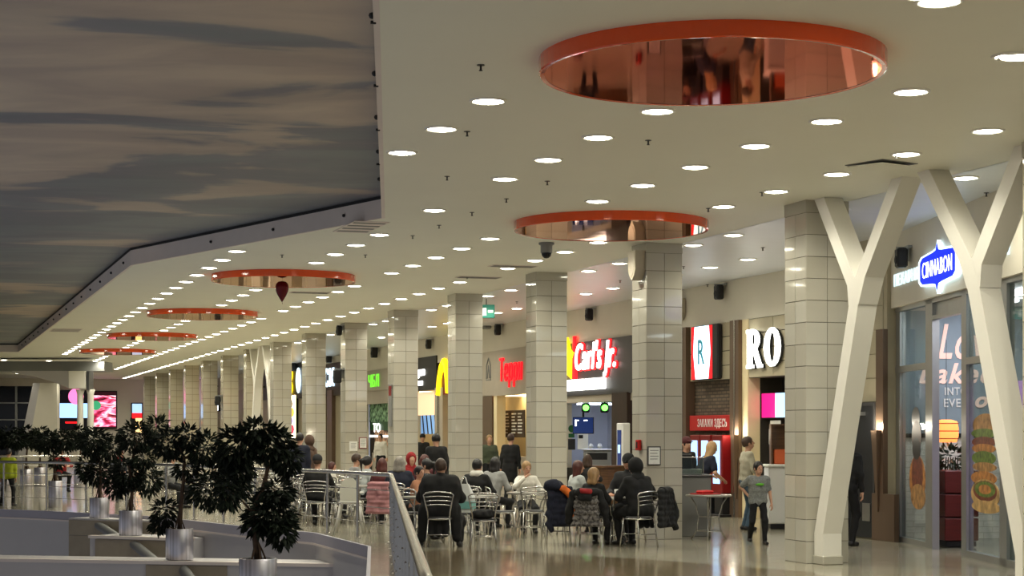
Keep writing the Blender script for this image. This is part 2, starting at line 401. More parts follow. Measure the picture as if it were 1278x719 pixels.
# --- terraced beams in the atrium carrying the planters
def beam(pa, pb, thick, top, h, m, name, label):     # pa-pb front edge in camera frame
    a, b = CW(*pa), CW(*pb); d = (b-a).normalized(); n = Vector((-d.y, d.x, 0))
    q = [a, b, b+n*thick, a+n*thick]
    return struct(name, MB().prism([(p.x, p.y) for p in q], top-h, top), m, label)
b2 = beam((-10.2, 31.9), (-2.12, 30.2), .95, -.45, 1.4, M_greywall, 'wall_terrace_1', 'nearest long white terrace beam under the planters')
b3 = beam((-8.55, 36.2), (-6.3, 35.2), .9, -.30, 1.3, M_greywall, 'wall_terrace_2', 'second terrace beam with beige stone front')
b4 = beam((-9.6, 38.7), (-7.4, 37.5), .8, -.06, 1.3, M_greywall, 'wall_terrace_3', 'third terrace beam with beige stone front')
b1 = beam((-5.6, 23.2), (-1.9, 22.4), .9, -.42, 1.4, M_greywall, 'wall_terrace_4', 'terrace beam under the largest planter')
def front_panel(b, pa, pb, z0, z1, th=.03):
    a, c = CW(*pa), CW(*pb); d = (c-a).normalized(); n = Vector((-d.y, d.x, 0)); q = [a-n*th, c-n*th, c, a]
    return MB().prism([(p.x, p.y) for p in q], z0, z1).build('stone_panel', M_beigepanel, b)
for (bb, pa, pb, z0, z1) in ((b2, (-10.2, 31.9), (-2.12, 30.2), -1.85, -.51), (b3, (-8.55, 36.2), (-6.3, 35.2), -1.5, -.36), (b4, (-9.6, 38.7), (-7.4, 37.5), -1.3, -.10)):
    L = lambda t: (pa[0]+(pb[0]-pa[0])*t, pa[1]+(pb[1]-pa[1])*t)
    if bb is b2: front_panel(bb, L(.475), L(.655), z0, z1)
    elif bb is b3: front_panel(bb, L(.06), L(.99), z0, z1)
    else:
        front_panel(bb, L(.01), L(.98), -.42, z1); front_panel(bb, L(.01), L(.98), z0, -.43)
# coping lips
for bb, pa, pb, top in ((b2, (-10.2, 31.9), (-2.12, 30.2), -.45), (b3, (-8.55, 36.2), (-6.3, 35.2), -.30)):
    a, c = CW(*pa), CW(*pb); d = (c-a).normalized(); n = Vector((-d.y, d.x, 0)); q = [a-n*.06, c-n*.06, c+n*.1, a+n*.1]
    MB().prism([(p.x, p.y) for p in q], top-.045, top+.012).build('coping', M_fascia, bb)
for k, (p0, d0, h0, p1, d1, h1) in enumerate(((122, 38.4, -.19, 158, 37.1, -.52), (165, 35.9, -.42, 215, 34.2, -.95), (230, 30.9, -.60, 275, 28.4, -1.2))):
    a, c = CP(p0, d0, h0), CP(p1, d1, h1); dr = (c-a).normalized()
    o = MB().tube([a-dr*.06, a-dr*.03, a, c], [.03, .075, .095, .095], 14).build('guard_tube', M_grey, None, True)
    tag(o, ('dark grey tube sloping down from the farthest terrace beam', 'dark grey tube sloping down between the two small beams',
            'dark grey tube sloping down below the nearest long beam')[k], 'tube')

# --- tiled columns
TW = .32
tile_me = {}
def tile_mesh(kind, mi):
    if (kind, mi) not in tile_me:
        w, h, d, b = COLW/2-.004, .2955, .010, .0025
        m = MB().add([(-w/2,0,-h/2),(w/2,0,-h/2),(w/2,0,h/2),(-w/2,0,h/2),(-w/2+b,-d,-h/2+b),(w/2-b,-d,-h/2+b),(w/2-b,-d,h/2-b),(-w/2+b,-d,h/2-b)],
                     [(4,5,6,7),(0,1,5,4),(1,2,6,5),(2,3,7,6),(3,0,4,7)])
        tile_me[(kind, mi)] = m.mesh('tile', M_tiles[mi])
    return tile_me[(kind, mi)]
ORD = ['first, nearest', 'second', 'third', 'fourth', 'fifth', 'sixth', 'seventh', 'eighth', 'ninth', 'tenth', 'eleventh', 'twelfth', 'thirteenth', 'fourteenth', 'fifteenth', 'sixteenth']
rnd = random.Random(5)
for k in range(-1, 15):
    y0 = COLY0 + COLS*k
    lab = 'square beige tiled column cut off by the right photo edge' if k < 0 else 'square beige tiled column, %s of the long colonnade from the camera' % ORD[k]
    t = thing('tiled_column', lab, 'column', (COLX+COLW/2, y0+COLW/2, 0), 0, 'tiled colonnade')
    hw = COLW/2
    if k <= 7:
        MB().box(-hw+.004, hw-.004, -hw+.004, hw-.004, 0, HC).build('core', M_grout, t)
        for row in range(17):
            z = .15 + row*.3
            if row == 16: continue
            for side in range(4):
                for c in (-1, 1):
                    a = side*math.pi/2
                    lx, ly = c*COLW/4, -hw+.006
                    o = put('tile', tile_mesh(0, rnd.choice((0,0,1,2))), t, (lx*math.cos(a)-ly*math.sin(a), lx*math.sin(a)+ly*math.cos(a), z), (0,0,a))
        MB().box(-hw-.008, hw+.008, -hw-.008, hw+.008, 4.80, HC).build('top_course', M_tiles[1], t)
    else:
        MB().box(-hw, hw, -hw, hw, 0, HC).build('shaft', M_fartile, t)

# --- forked white steel props
def prop_beam(name, pts, wy, tx, parent, cx):       # pts (y, z) in plane x=cx; horizontal width wy along y, thickness tx along x
    vs_ = []; fs = []
    for (y, z) in pts:
        for dx, dy in ((-tx/2, -wy/2), (tx/2, -wy/2), (tx/2, wy/2), (-tx/2, wy/2)): vs_.append((cx+dx, y+dy, z))
    for i in range(len(pts)-1):
        for j in range(4): fs.append((4*i+j, 4*i+(j+1) % 4, 4*i+4+(j+1) % 4, 4*i+4+j))
    fs += [(3,2,1,0), tuple(4*(len(pts)-1)+j for j in range(4))]
    o = MB().add(vs_, fs).build(name, M_ywhite, parent)
    return o
def y_prop(yc, sgn, label):                          # yc: y of the column face the foot stands against, sgn -1 leans to the camera
    t = thing('forked_prop', label, 'support', (COLX+.24, yc, 0), 0, 'forked white props')
    Y = lambda d: sgn*d
    prop_beam('trunk', [(Y(.15), .12), (Y(.15), .42), (Y(1.11), 3.45), (Y(1.15), 3.56)], .25, .28, t, 0)
    prop_beam('arm', [(Y(1.115), 3.46), (Y(1.08), 3.72), (Y(.16), HC)], .27, .279, t, 0)
    prop_beam('arm', [(Y(1.115), 3.46), (Y(1.28), 3.80), (Y(2.22), HC)], .27, .281, t, 0)
    MB().cbox(-.155, .155, Y(.15)-.15, Y(.15)+.15, 0, .12, .01).build('plinth', M_tiles[1], t)
y_prop(COLY0-.02, -1, 'white forked steel prop standing before the nearest tiled column')
y_prop(COLY0-COLS+COLW+.02, 1, 'white forked steel prop rising at the right photo edge')
y_prop(COLY0+8*COLS-.02, -1, 'small distant white forked prop before the ninth tiled column')
y_prop(COLY0+7*COLS+COLW+.02, 1, 'small distant white forked prop behind the eighth tiled column')

# --- recessed downlights
def lens_proto():
    t = thing('downlight', 'x', 'ceiling light', (0, 0, 0))
    MB().lathe([(.180, 0), (.180, -.012), (.155, -.018), (.148, .0)], 24, cap=False).build('trim_ring', M_trim, t, True)
    MB().lathe([(.148, -.004), (.08, -.024), (.004, -.028)], 20).build('lens', M_lens, t, True)
    return t
ld = bpy.data.lights.new('downlight_lamp', 'SPOT'); ld.energy = LAMP_W; ld.spot_size = math.radians(150); ld.spot_blend = .7
ld.shadow_soft_size = .10; ld.color = (1.0, .965, .80)
Lproto = lens_proto(); first = True; lampcount = {}
disc_c = [(6.3, 13.95, 1.47), (9.75, 25.25, 1.47), (6.75, 35.85, 1.45), (6.75, 47.3, 1.45), (6.75, 58.75, 1.45), (6.75, 70.2, 1.45)]
def lamp(x, y, label, group, h=HC):
    global first
    o = Lproto if first else copy_tree(Lproto)
    if first:
        for c_ in list(o.children): pass
    first = False; n_ = lampcount[group] = lampcount.get(group, 0)+1
    o.location = (x, y, h); o['label'] = label.replace('WHICH', ordw(n_)); o['group'] = group
    lampers.append(o)
lampers = []
ks = lambda k: 16.34 + 1.652*k
ONES = ['', 'first', 'second', 'third', 'fourth', 'fifth', 'sixth', 'seventh', 'eighth', 'ninth', 'tenth', 'eleventh', 'twelfth', 'thirteenth', 'fourteenth', 'fifteenth', 'sixteenth', 'seventeenth', 'eighteenth', 'nineteenth']
def ordw(n):
    if n < 20: return ONES[n]
    t_ = ['', '', 'twent', 'thirt', 'fort', 'fift', 'sixt'][n//10]
    return t_+'ieth' if n % 10 == 0 else t_+'y-'+ONES[n % 10]
def near_disc(x, y): return any((x-a)**2 + (y-b)**2 < (r+.12)**2 for a, b, r in disc_c)
rowdef = [
    (5.05, [0, 1, 2] + list(range(9, 36)), 'ceiling downlight, WHICH from the camera in the row nearest the sky canvas', 'downlight row by the sky canvas'),
    (6.80, [-1, 0, 1, 2, 3, 5, 7, 8, 9, 10] + [14, 15, 16, 17] + [21, 22, 23, 24] + [28, 29, 30, 31] + list(range(35, 42)), 'ceiling downlight, WHICH from the camera in the row through the red discs', 'downlight row through the red discs'),
    (8.66, [-1, 0, 1, 2, 3, 4, 6, 7, 8, 9, 10, 11, 13, 14, 15, 16, 17, 18] + list(range(20, 46)), 'ceiling downlight, WHICH from the camera in the row right of the discs', 'downlight row right of the red discs'),
    (10.55, [-1, 0, 1, 2, 3, 4, 7, 8, 9, 10] + list(range(12, 55)), 'ceiling downlight, WHICH from the camera in the row left of the columns', 'downlight row left of the columns')]
for x, kk, lab, grp in rowdef:
    for k in kk:
        y = ks(k)
        if not near_disc(x, y): lamp(x, y, lab, grp)
for y in (19.87, 23.24, 26.8, 28.43, 31.92, 33.63, 38.69, 40.5, 43.95, 45.53, 50.4, 52.1, 56.4, 58.1, 62.0, 63.7, 68, 69.7, 74):
    lamp(12.5, y, 'ceiling downlight, WHICH from the camera in the row behind the columns', 'downlight row behind the columns', HC+.07)
for y in (30.45, 32.16, 33.93, 37.43, 39.17, 44.38, 46.06, 51.0, 52.7, 57.5, 59.2, 64, 70):
    lamp(14.5, y, 'ceiling downlight, WHICH from the camera in the row nearest the shops', 'downlight row by the shopfronts', HC+.07)
for k, (px, py) in enumerate(((5, 449), (61, 450), (111, 452))):
    p = at_h(px, py, HC); lamp(p.x, p.y, 'ceiling downlight over the far grey bulkhead, WHICH from the left', 'downlights over the far bulkhead')
for (px, py) in ((8, 463), (22, 466), (31, 464), (47, 467), (64, 468), (88, 466)):
    p = at_h(px, py, HC); lamp(p.x, p.y, 'small ceiling downlight by the far night window, WHICH from the left', 'downlights by the far window')
for x_ in (6.8, 8.66, 10.55):
    for k in range(-7, -1): lamp(x_, ks(k), 'added unseen ceiling downlight overhead, lighting the near ceiling', 'added downlights above the frame')  # unseen rows added overhead to brighten the near ceiling and floor
for (px, py) in ((1272, 70), (1172, 1)):
    p = at_h(px, py, HC); lamp(p.x, p.y, 'large ceiling downlight at the upper right photo edge, WHICH of two from the right', 'downlights at the upper right edge')

for o in lampers:
    l = bpy.data.objects.new('lamp', ld); COL.objects.link(l); l.parent = o; l.location = (0, 0, -.05)

# --- red ceiling discs
DL = ['largest glossy red ceiling disc at the top of the photo', 'second glossy red ceiling disc, above the second and third columns', 'third glossy red ceiling disc, with the dark foil balloon beneath it',
      'fourth glossy red ceiling disc from the camera', 'fifth glossy red ceiling disc from the camera', 'sixth, farthest glossy red ceiling disc']
for i, (x, y, r) in enumerate(disc_c):
    t = thing('ceiling_disc', DL[i], 'ceiling disc', (x, y, HC), 0, 'red ceiling discs')
    MB().lathe([(r-.05, 0), (r, 0), (r, -.125), (r-.012, -.135), (r-.05, -.130)], 72, cap=False).build('rim', M_rim, t)
    MB().lathe([(r-.02, -.122), (r-.02, -.128)], 72).build('mirror_panel', M_red, t)

# --- end wall, bulkhead and far structures
YE = 108.5
struct('wall_end', MB().box(-60, 21, YE, YE+.3, 0, HC), M_wall, 'cream end wall of the mall')
struct('wall_rear_top', MB().box(16.2, 16.45, 26.5, YE, 4.15, HC+.08), M_wall, 'off-white bulkhead wall above the shop signs')

# ================================================================== shopfronts along the rear wall
XW = 16.2
RW = -math.pi/2
def wy(px): return at_x(px, 500, XW).y
def wz(px, py): return at_x(px, py, XW).z
def wall_thing(name, label, cat, px, py, x=XW, group=None):
    p = at_x(px, py, x); return thing(name, label, cat, (p.x, p.y, p.z), RW, group)
E_white = emis('sign_white', (255, 255, 250), 2.4)
E_cool = emis('sign_cool_white', (214, 240, 255), 1.7)
E_red = emis('sign_red', (255, 24, 30), 1.6)
E_yel = emis('sign_yellow', (255, 214, 20), 1.5)
E_green = emis('sign_green', (120, 225, 60), .85)
E_blue = emis('sign_blue', (8, 40, 235), 1.0)
E_warm = emis('warm_panel_light', (255, 226, 168), 7.0)
E_coolp = emis('cool_panel_light', (226, 236, 255), 6.0)
E_scr = emis('screen_pale_blue', (170, 206, 250), 1.0)
E_scrb = emis('screen_blue', (22, 42, 92), .7)
E_pink = emis('screen_pink', (220, 16, 120), 1.0)
E_sconce = emis('sconce_glow', (255, 240, 205), 18.0)
E_orange = emis('lamp_orange', (255, 150, 60), 3.0)
E_purple = emis('violet_light', (214, 150, 255), 2.4)
E_lampg = emis('green_lens', (90, 255, 70), 5.0)
M_beigewall = mat('beige_tile_wall', (178, 168, 142), .35, noise=.06, nscale=3)
M_warmwall = mat('warm_cream_wall', (238, 220, 178), .6, noise=.03, nscale=2)
M_coolwall = mat('cool_white_wall', (214, 218, 230), .5, noise=.03, nscale=2)
M_darkint = mat('dark_interior', (52, 48, 44), .6, noise=.1, nscale=3)
M_greige = mat('greige_fascia', (176, 166, 150), .5, noise=.03, nscale=3)
M_green = mat('green_board', (22, 78, 34), .45, noise=.06, nscale=4)

shop_n = [0]
def interior(y0, y1, depth, wm, ztop, panel, label, npan=2):
    shop_n[0] += 1
    m = MB(); x0 = XW+.25; x1 = x0+depth
    m.box(x1, x1+.1, y0, y1, 0, ztop+.1); m.box(x0, x1, y0-.1, y0, 0, ztop+.1); m.box(x0, x1, y1, y1+.1, 0, ztop+.1); m.box(x0, x1, y0, y1, ztop, ztop+.1)
    struct('wall_shop_%d' % shop_n[0], m, wm, label)
    for k in range(npan):
        yc = y0 + (y1-y0)*(k+.5)/npan
        o = MB().box(-.6, .6, -.25, .25, -.05, 0).build('added_light_panel', panel); o.location = (x0+depth*.5, yc, ztop)  # glowing panel added to brighten the shop interior
        tag(o, '%s added ceiling light panel brightening ' % ('nearest', 'middle' if npan == 3 else 'farther', 'farthest')[k] + label.split(' of ')[-1], 'ceiling light', 'added shop light panels')
def pier(px0, px1, z0, z1, m, name='wall_pier', x0=XW, x1=XW+.35, label=None):
    a, b = sorted((wy(px0), wy(px1)))
    return struct(name, MB().box(x0, x1, a, b, z0, z1), m, label)
def panels(base, y0, y1, z0, z1, ny, nz, x, m, gap=.008):       # stone panels proud of a wall that faces -x
    for i in range(ny):
        for j in range(nz):
            a, b = y0+(y1-y0)*i/ny+gap, y0+(y1-y0)*(i+1)/ny-gap; c, d = z0+(z1-z0)*j/nz+gap, z0+(z1-z0)*(j+1)/nz-gap
            MB().add([(x,a,c),(x,b,c),(x,b,d),(x,a,d),(x-.014,a+.004,c+.004),(x-.014,b-.004,c+.004),(x-.014,b-.004,d-.004),(x-.014,a+.004,d-.004)],
                     [(7,6,5,4),(4,5,1,0),(5,6,2,1),(6,7,3,2),(7,4,0,3)]).build('panel', m, base)

# ---- door wall between the bakery and the fried chicken shop (x = 15)
XD = 15.0
dw = struct('wall_door', MB().box(XD, XD+.2, 26.2, 29.4, 0, HC+.07), M_beigewall, 'beige tiled wall with the dark service door')
struct('wall_return', MB().box(XD, XW+.2, 29.2, 29.4, 0, HC+.07), M_beigewall)
panels(dw, 26.3, 29.3, 2.3, 4.7, 4, 6, XD, M_beigewall)
yd0, yd1 = at_x(1093, 600, XD).y, at_x(1063, 600, XD).y
dr = struct('door_1', MB().box(XD-.04, XD, yd0, yd1, .02, 2.24), mat('dark_door', (34, 36, 40), .35), 'dark grey service door with a steel kick plate')
fr = MB(); fr.box(XD-.06, XD, yd0-.05, yd0, 0, 2.3); fr.box(XD-.06, XD, yd1, yd1+.05, 0, 2.3); fr.box(XD-.06, XD, yd0, yd1, 2.24, 2.3); fr.build('door_frame', M_charc, dr)
MB().box(XD-.055, XD-.04, yd0+.1, yd0+.36, .3, .6).build('kick_plate', M_steel, dr)
hm = MB(); hm.tube([(XD-.05, yd1-.36, 1.02), (XD-.10, yd1-.36, 1.02), (XD-.10, yd1-.22, 1.02)], .012, 8); hm.build('door_handle', M_chrome, dr)
MB().box(XD-.09, XD-.04, yd1-.55, yd1-.25, 2.08, 2.14).build('door_closer', M_steel, dr)
for (p0, p1, z0, z1, m) in ((1094, 1122, 0, .78, M_bronze), (1099, 1108, .78, 3.5, M_bronze)):
    a, b = sorted((at_x(p0, 600, XD).y, at_x(p1, 600, XD).y))
    struct('trim_pilaster', MB().box(XD-.09, XD, a, b, z0, z1), m, 'bronze pilaster beside the dark door')
def sconce(x, y, z, label, h=1.35):
    t = thing('wall_sconce', label, 'wall lamp', (x, y, z), RW, 'torch sconces')
    MB().add([(-.09,-.10,0),(.09,-.10,0),(.09,0,0),(-.09,0,0),(-.015,-.03,-h),(.015,-.03,-h),(.015,0,-h),(-.015,0,-h)],
             [(0,1,5,4),(1,2,6,5),(2,3,7,6),(3,0,4,7),(7,6,5,4)]).build('torch_body', M_bronze, t)
    MB().box(-.075, .075, -.09, -.01, -.03, -.005).build('bulb', E_sconce, t)
    l = bpy.data.lights.new('sconce_lamp', 'POINT'); l.energy = 14; l.color = (1, .9, .72); l.shadow_soft_size = .06
    o = bpy.data.objects.new('lamp', l); COL.objects.link(o); o.parent = t; o.location = (0, -.10, .06)
p = at_x(1102, 537, XD); sconce(XD-.08, p.y, p.z, 'tapering bronze torch sconce beside the dark service door')

# ---- fried chicken shop: two bays
yA0, yA1 = 29.4, wy(935)       # bay with the letters
yB0, yB1 = wy(917), wy(862)    # bay with the bucket sign
topw = struct('wall_stone_1', MB().box(XW, XW+.25, yA0, yA1, 2.93, 4.16), M_grout, 'beige stone wall behind the white RO letters')
panels(topw, yA0, yA1, 2.93, 4.16, 4, 4, XW, M_beigewall)
topw = struct('wall_stone_2', MB().box(XW, XW+.25, yB0, yB1, 2.93, 4.16), M_grout, 'beige stone wall behind the bucket sign')
panels(topw, yB0, yB1, 2.93, 4.16, 2, 4, XW, M_beigewall)
for a, b, lab in ((917, 928, 'bronze pilaster right of the bucket sign'), (852, 862, 'bronze pilaster left of the bucket sign')):
    o = pier(a, b, 0, 4.16, M_bronze, 'trim_pilaster', XW-.12, XW+.25, lab)
    ya, yb = sorted((wy(a), wy(b)))
    MB().box(XW-.135, XW-.12, ya+(yb-ya)*.36, ya+(yb-ya)*.5, .0, 4.16).build('metal_strip', M_chrome, o)
pier(928, 935, 0, 4.16, M_warmwall, 'trim_jamb', XW-.03, XW+.25, 'pale jamb beside the bronze pilaster')
interior(yA0, wy(936)+.02, .5, M_darkint, 2.93, E_warm, 'dark interior walls of the chicken shop counter', 1)
struct('wall_brick', MB().box(XW+.10, XW+.25, yB0, yB1, 0, 2.93), M_brick, 'brown brick wall behind the red ordering kiosks')
sconce(XW-.13, at_x(926, 535, XW).y, wz(926, 543), 'glowing torch sconce on the pilaster behind the standing man')
# illuminated letters
x0 = wy(937)
lt = thing('shop_sign', 'big glowing white letters RO starting the chicken shop name', 'sign', (XW-.06, x0, 3.12), RW, 'illuminated shop names')
def serif_R(h, w):
    st = .30*w; out = [[(.06*w, 0), (.06*w+st, 0), (.06*w+st, h), (.06*w, h)], [(0, 0), (.48*w, 0), (.48*w, .09*h), (0, .09*h)], [(0, h*.91), (.5*w, h*.91), (.5*w, h), (0, h)]]
    n = 12; ob = [(.45*w+.42*w*math.cos(math.pi/2-math.pi*i/n), .735*h+.265*h*math.sin(math.pi/2-math.pi*i/n)) for i in range(n+1)]
    ib = [(.45*w+.14*w*math.cos(math.pi/2-math.pi*i/n), .735*h+.155*h*math.sin(math.pi/2-math.pi*i/n)) for i in range(n+1)]
    out.append([(.3*w, h)]+ob+[(.3*w, .47*h), (.3*w, .58*h)]+ib[::-1]+[(.3*w, .89*h)])
    out.append([(.40*w, .50*h), (.68*w, .50*h), (.98*w, .09*h), (1.06*w, .09*h), (1.06*w, 0), (.74*w, 0)])
    return out
def ring_poly(h, w, n=14):
    o_, hs = [], []
    P = lambda a, k, kk: (w/2+w/2*k*math.cos(a), h/2+h/2*kk*math.sin(a))
    for i in range(n):
        a0, a1 = 2*math.pi*i/n, 2*math.pi*(i+1)/n; hs.append([P(a0, 1, 1), P(a1, 1, 1), P(a1, .40, .78), P(a0, .40, .78)])
    return hs
LH = .80
for (nm, polys, ox) in (('letter', serif_R(LH, .70), .02), ('letter', ring_poly(LH, .74), .84)):
    bk = MB(); fm_ = MB()
    for q in polys:
        q = [(x+ox, y) for x, y in q]; fm_.face(q, -.06, -.03); bk.face([(x+.012, y-.012) for x, y in q], -.03, .02)
    L_ = fm_.build(nm, E_white, lt); bk.build('letter_side', M_black, L_)
xx = 1.95
for ch in "STIC'S":
    text('letter', ch, 1.08, E_white, lt, (xx, -.03, 0), .03, .72); xx += {'S': .52, 'T': .5, 'I': .25, 'C': .56, "'": .2}[ch]
# bucket sign
t = wall_thing('bucket_sign', 'glowing red and white bucket-shaped sign with a letter R', 'sign', 885, 440, XW-.03)
w, h = .70, .60
MB().cbox(-w, w, -.12, 0, -h, h, .03).build('box', M_dark, t)
MB().face([(-w+.02, -h+.02), (w*.62, -h+.02), (w*.62, h-.02), (-w+.02, h-.02)], -.125, -.12).build('red_field', emis('bucket_red', (225, 20, 28), 1.1), t)
MB().face([(-w*.62, -h+.02), (w*.34, -h+.02), (w*.5, 0), (w*.38, h-.02), (-w*.70, h-.02), (-w*.80, 0)], -.132, -.126).build('white_field', E_cool, t)
text('letter', 'R', .78, mat('sign_teal', (60, 150, 170), .5, emit=.3), t, (-.34, -.135, -.25), .004, .8, bold=.005)
# red kiosk header and kiosks
t = wall_thing('kiosk_header', 'red header board with white lettering above the ordering kiosks', 'sign', 889, 528, XW-.02)
MB().cbox(-1.12, 1.12, -.05, .1, -.17, .17, .01).build('board', mat('header_red', (170, 24, 22), .4, emit=.12), t)
text('lettering', 'ЗАКАЖИ ЗДЕСЬ', .24, M_white, t, (-.68, -.055, -.085), .004, .75)
for k, (px, lab) in enumerate(((873, 'leftmost red ordering kiosk with a pale blue screen'), (886, 'middle red ordering kiosk with a pale blue screen'), (901, 'rightmost red ordering kiosk with a tall pale blue screen'))):
    p = at_x(px, 560, XW-.2)
    t = thing('ordering_kiosk', lab, 'kiosk', (XW-.2, p.y, 0), RW, 'red ordering kiosks')
    MB().cbox(-.27, .27, -.12, .12, .5, 1.74, .02).build('body', M_redpl, t); MB().box(-.2, .2, -.08, .12, .05, .5).build('pedestal', M_dark, t)
    MB().cbox(-.17, .17, -.135, -.12, .70, 1.62, .01).build('screen', E_scr, t)
    MB().cbox(-.3, .3, -.18, .18, 0, .05, .01).build('base', M_dark, t)
t = wall_thing('menu_screen', 'pink and pale blue menu screen above the chicken counter', 'screen', 966, 506, XW+.32)
MB().cbox(-.50, .7, -.04, .04, -.27, .27, .01).build('housing', M_dark, t)
MB().box(-.48, .14, -.045, -.04, -.25, .25).build('pink_half', E_pink, t); MB().box(.14, .68, -.045, -.04, -.25, .25).build('blue_half', E_scr, t)
for k, (px, py, w, h) in enumerate(((968, 532, .24, .12), (967, 545, .26, .16))):
    t = wall_thing('notice', ('small upper paper notice beside the pink menu screen', 'lower paper notice under the pink menu screen')[k], 'notice', px, py, XW+.34)
    MB().cbox(-w, w, -.008, 0, -h, h, .003).build('sheet', M_paper, t)
    MB().box(-w*.6, w*.6, -.01, -.008, -h*.1, h*.25).build('print', M_grey, t)
# chicken shop white counter and shelf
pc = CP(974, 33.3)
t = thing('service_counter', 'white chicken shop counter seen left of the nearest column', 'counter', (pc.x+.15, pc.y, 0), -TH)
MB().cbox(-.40, .6, -.3, .3, .1, 1.15, .02).build('front', M_white, t); MB().cbox(-.42, .62, -.34, .34, 1.15, 1.2, .01).build('worktop', M_paper, t); MB().box(-.36, .55, -.26, .26, 0, .1).build('plinth', M_dark, t)
t = thing('paper_bag_rack', 'wooden pick-up rack with an orange box on the white counter', 'rack', (pc.x+.22, pc.y+.1, 1.2), -TH)
MB().box(-.36, .36, -.02, .02, 0, .75).build('back_board', M_wood, t); MB().box(-.36, -.33, -.22, 0, 0, .75).build('side', M_wood, t); MB().box(-.36, .36, -.22, 0, .72, .75).build('shelf', M_wood, t)
MB().cbox(-.3, .05, -.2, -.05, 0, .28, .02).build('orange_box', mat('orange_card', (205, 96, 52), .6), t)

# ---- burger shop with the star sign
y0, y1 = wy(803), wy(686)
sg = thing('shop_sign', 'charcoal sign board with yellow star and red white script letters', 'sign', (XW-.05, y1, 2.76), RW, 'illuminated shop names')
Ls = y1-y0
MB().box(0, Ls, 0, .3, 0, 1.40).build('board', M_charc, sg)
u = lambda px: y1 - wy(px); v = lambda px, py: wz(px, py)-2.76
cx, cz = u(712), v(712, 450)
star = []
for k in range(10):
    a = math.pi/2 + k*math.pi/5; r = (.62 if k % 2 == 0 else .34); star.append((cx+r*math.cos(a)*1.05, cz+r*math.sin(a)))
MB().face(star, -.08, 0).build('star', E_yel, sg)
MB().face([(cx+.44, cz-.62), (cx+.66, cz-.62), (cx+.62, cz+.62), (cx+.50, cz+.62)], -.07, 0).build('red_bar', E_red, sg)
text('lettering_glow', "Carl's Jr.", .98, E_red, sg, (u(722), -.015, cz-.28), .02, .78, .25, bold=.035)
text('lettering', "Carl's Jr.", .98, E_white, sg, (u(722), -.075, cz-.28), .02, .78, .25, bold=.006)
for k, (a, b) in enumerate(((707, 734), (736, 760))):
    MB().cbox(u(a)+.02, u(b)-.02, -.12, 0, v(733, 487), v(733, 474)+.02, .03).build('light_box', E_white, sg)
interior(y0, y1+1.4, 2.0, M_coolwall, 2.60, E_coolp, 'cool white interior walls of the burger shop', 2)
struct('wall_lintel', MB().box(XW, XW+.25, y0, y1, 2.58, 2.78), M_greige, 'greige lintel under the charcoal sign')
pier(768, 787, 0, 2.78, M_darkwood, 'wall_pier', XW-.1, XW+.3, 'dark wood pier beside the second column')
t = wall_thing('order_screen', 'dark blue order screen hanging in the burger shop', 'screen', 728, 531, XW+.7); t.rotation_euler.z = -TH-.15
MB().cbox(-.29, .29, -.04, .04, -.23, .23, .01).build('housing', M_dark, t); MB().box(-.27, .27, -.045, -.04, -.21, .21).build('display', E_scrb, t)
MB().box(-.22, -.18, -.05, -.045, -.02, .15).build('figure', E_white, t); MB().box(-.22, -.12, -.05, -.045, .12, .15).build('figure', E_white, t); MB().box(.02, .12, -.05, -.045, .12, .15).build('figure', E_white, t)
MB().tube([(0, 0, .23), (0, 0, .6)], .03).build('bracket', M_dark, t)
for px, lab in ((731, 'left'), (754.5, 'right')):
    t = wall_thing('spot_lamp', 'black lamp with a green lens, %s of the pair above the order screen' % lab, 'lamp', px, 509, XW+.7, 'green spot lamps'); t.rotation_euler.z = -TH
    MB().cbox(-.11, .11, -.1, .1, -.13, .13, .03).build('housing', M_dark, t); MB().tube([(0, 0, .12), (0, 0, .3)], .02).build('hanger', M_dark, t); MB().lathe([(.085, 0), (.05, .03), (.01, .035)], 14).build('lens', E_lampg, t).rotation_euler.x = math.pi/2
    t.children[-1].location.y = -.1; t.children[-1].rotation_euler.x = math.pi/2
t = wall_thing('poster_board', 'small green, black and white menu posters in the burger shop', 'poster', 719, 550, XW+.7); t.rotation_euler.z = -TH-.2; t.scale = (.55, 1, .6)
MB().lathe([(.17, 0), (.17, .02)], 16).build('green_disc', M_green, t).rotation_euler.x = math.pi/2
t.children[-1].location = (-.22, 0, .55)
MB().box(-.38, -.08, -.02, 0, .14, .32).build('green_card', M_green, t); MB().box(-.40, -.04, -.02, 0, -.42, .08).build('black_card', M_dark, t); MB().box(.08, .62, -.02, 0, -.40, .42).build('white_poster', M_paper, t)
MB().box(.14, .36, -.025, -.02, .1, .26).build('print', M_dark, t)
t = wall_thing('coffee_machine', 'steel coffee machine on the burger shop back counter', 'machine', 747, 572, XW+1.2); t.rotation_euler.z = -TH-.2; t.scale = (.7, .8, .75)
MB().cbox(-.55, .55, -.3, .2, -.35, .28, .03).build('body', M_alu, t); MB().box(-.4, .4, -.32, -.3, -.05, .2).build('front_panel', M_dark, t); MB().cbox(-.58, .58, -.34, .22, .28, .34, .01).build('cup_tray', M_steel, t)
for dx in (-.3, .05): MB().lathe([(.07, 0), (.10, .1), (.05, .2)], 12).build('cup_stack', M_white, t).location = (dx, 0, .34)
struct('wall_backbar', MB().box(XW+.9, XW+1.8, y0, y1+1.3, 0, .80), M_charc, 'dark back counter of the burger shop')
t = wall_thing('kiosk_totem', 'slim white totem with a tall dark blue screen', 'kiosk', 778, 560, XW-.5)
zb = t.location.z; t.location.z = 0
MB().cbox(-.20, .20, -.1, .1, 0, 2.02, .02).build('body', M_white, t); MB().box(-.14, .12, -.105, -.1, .75, 1.85).build('display', E_scrb, t); MB().box(-.09, .06, -.108, -.105, 1.3, 1.5).build('picture', E_scr, t)
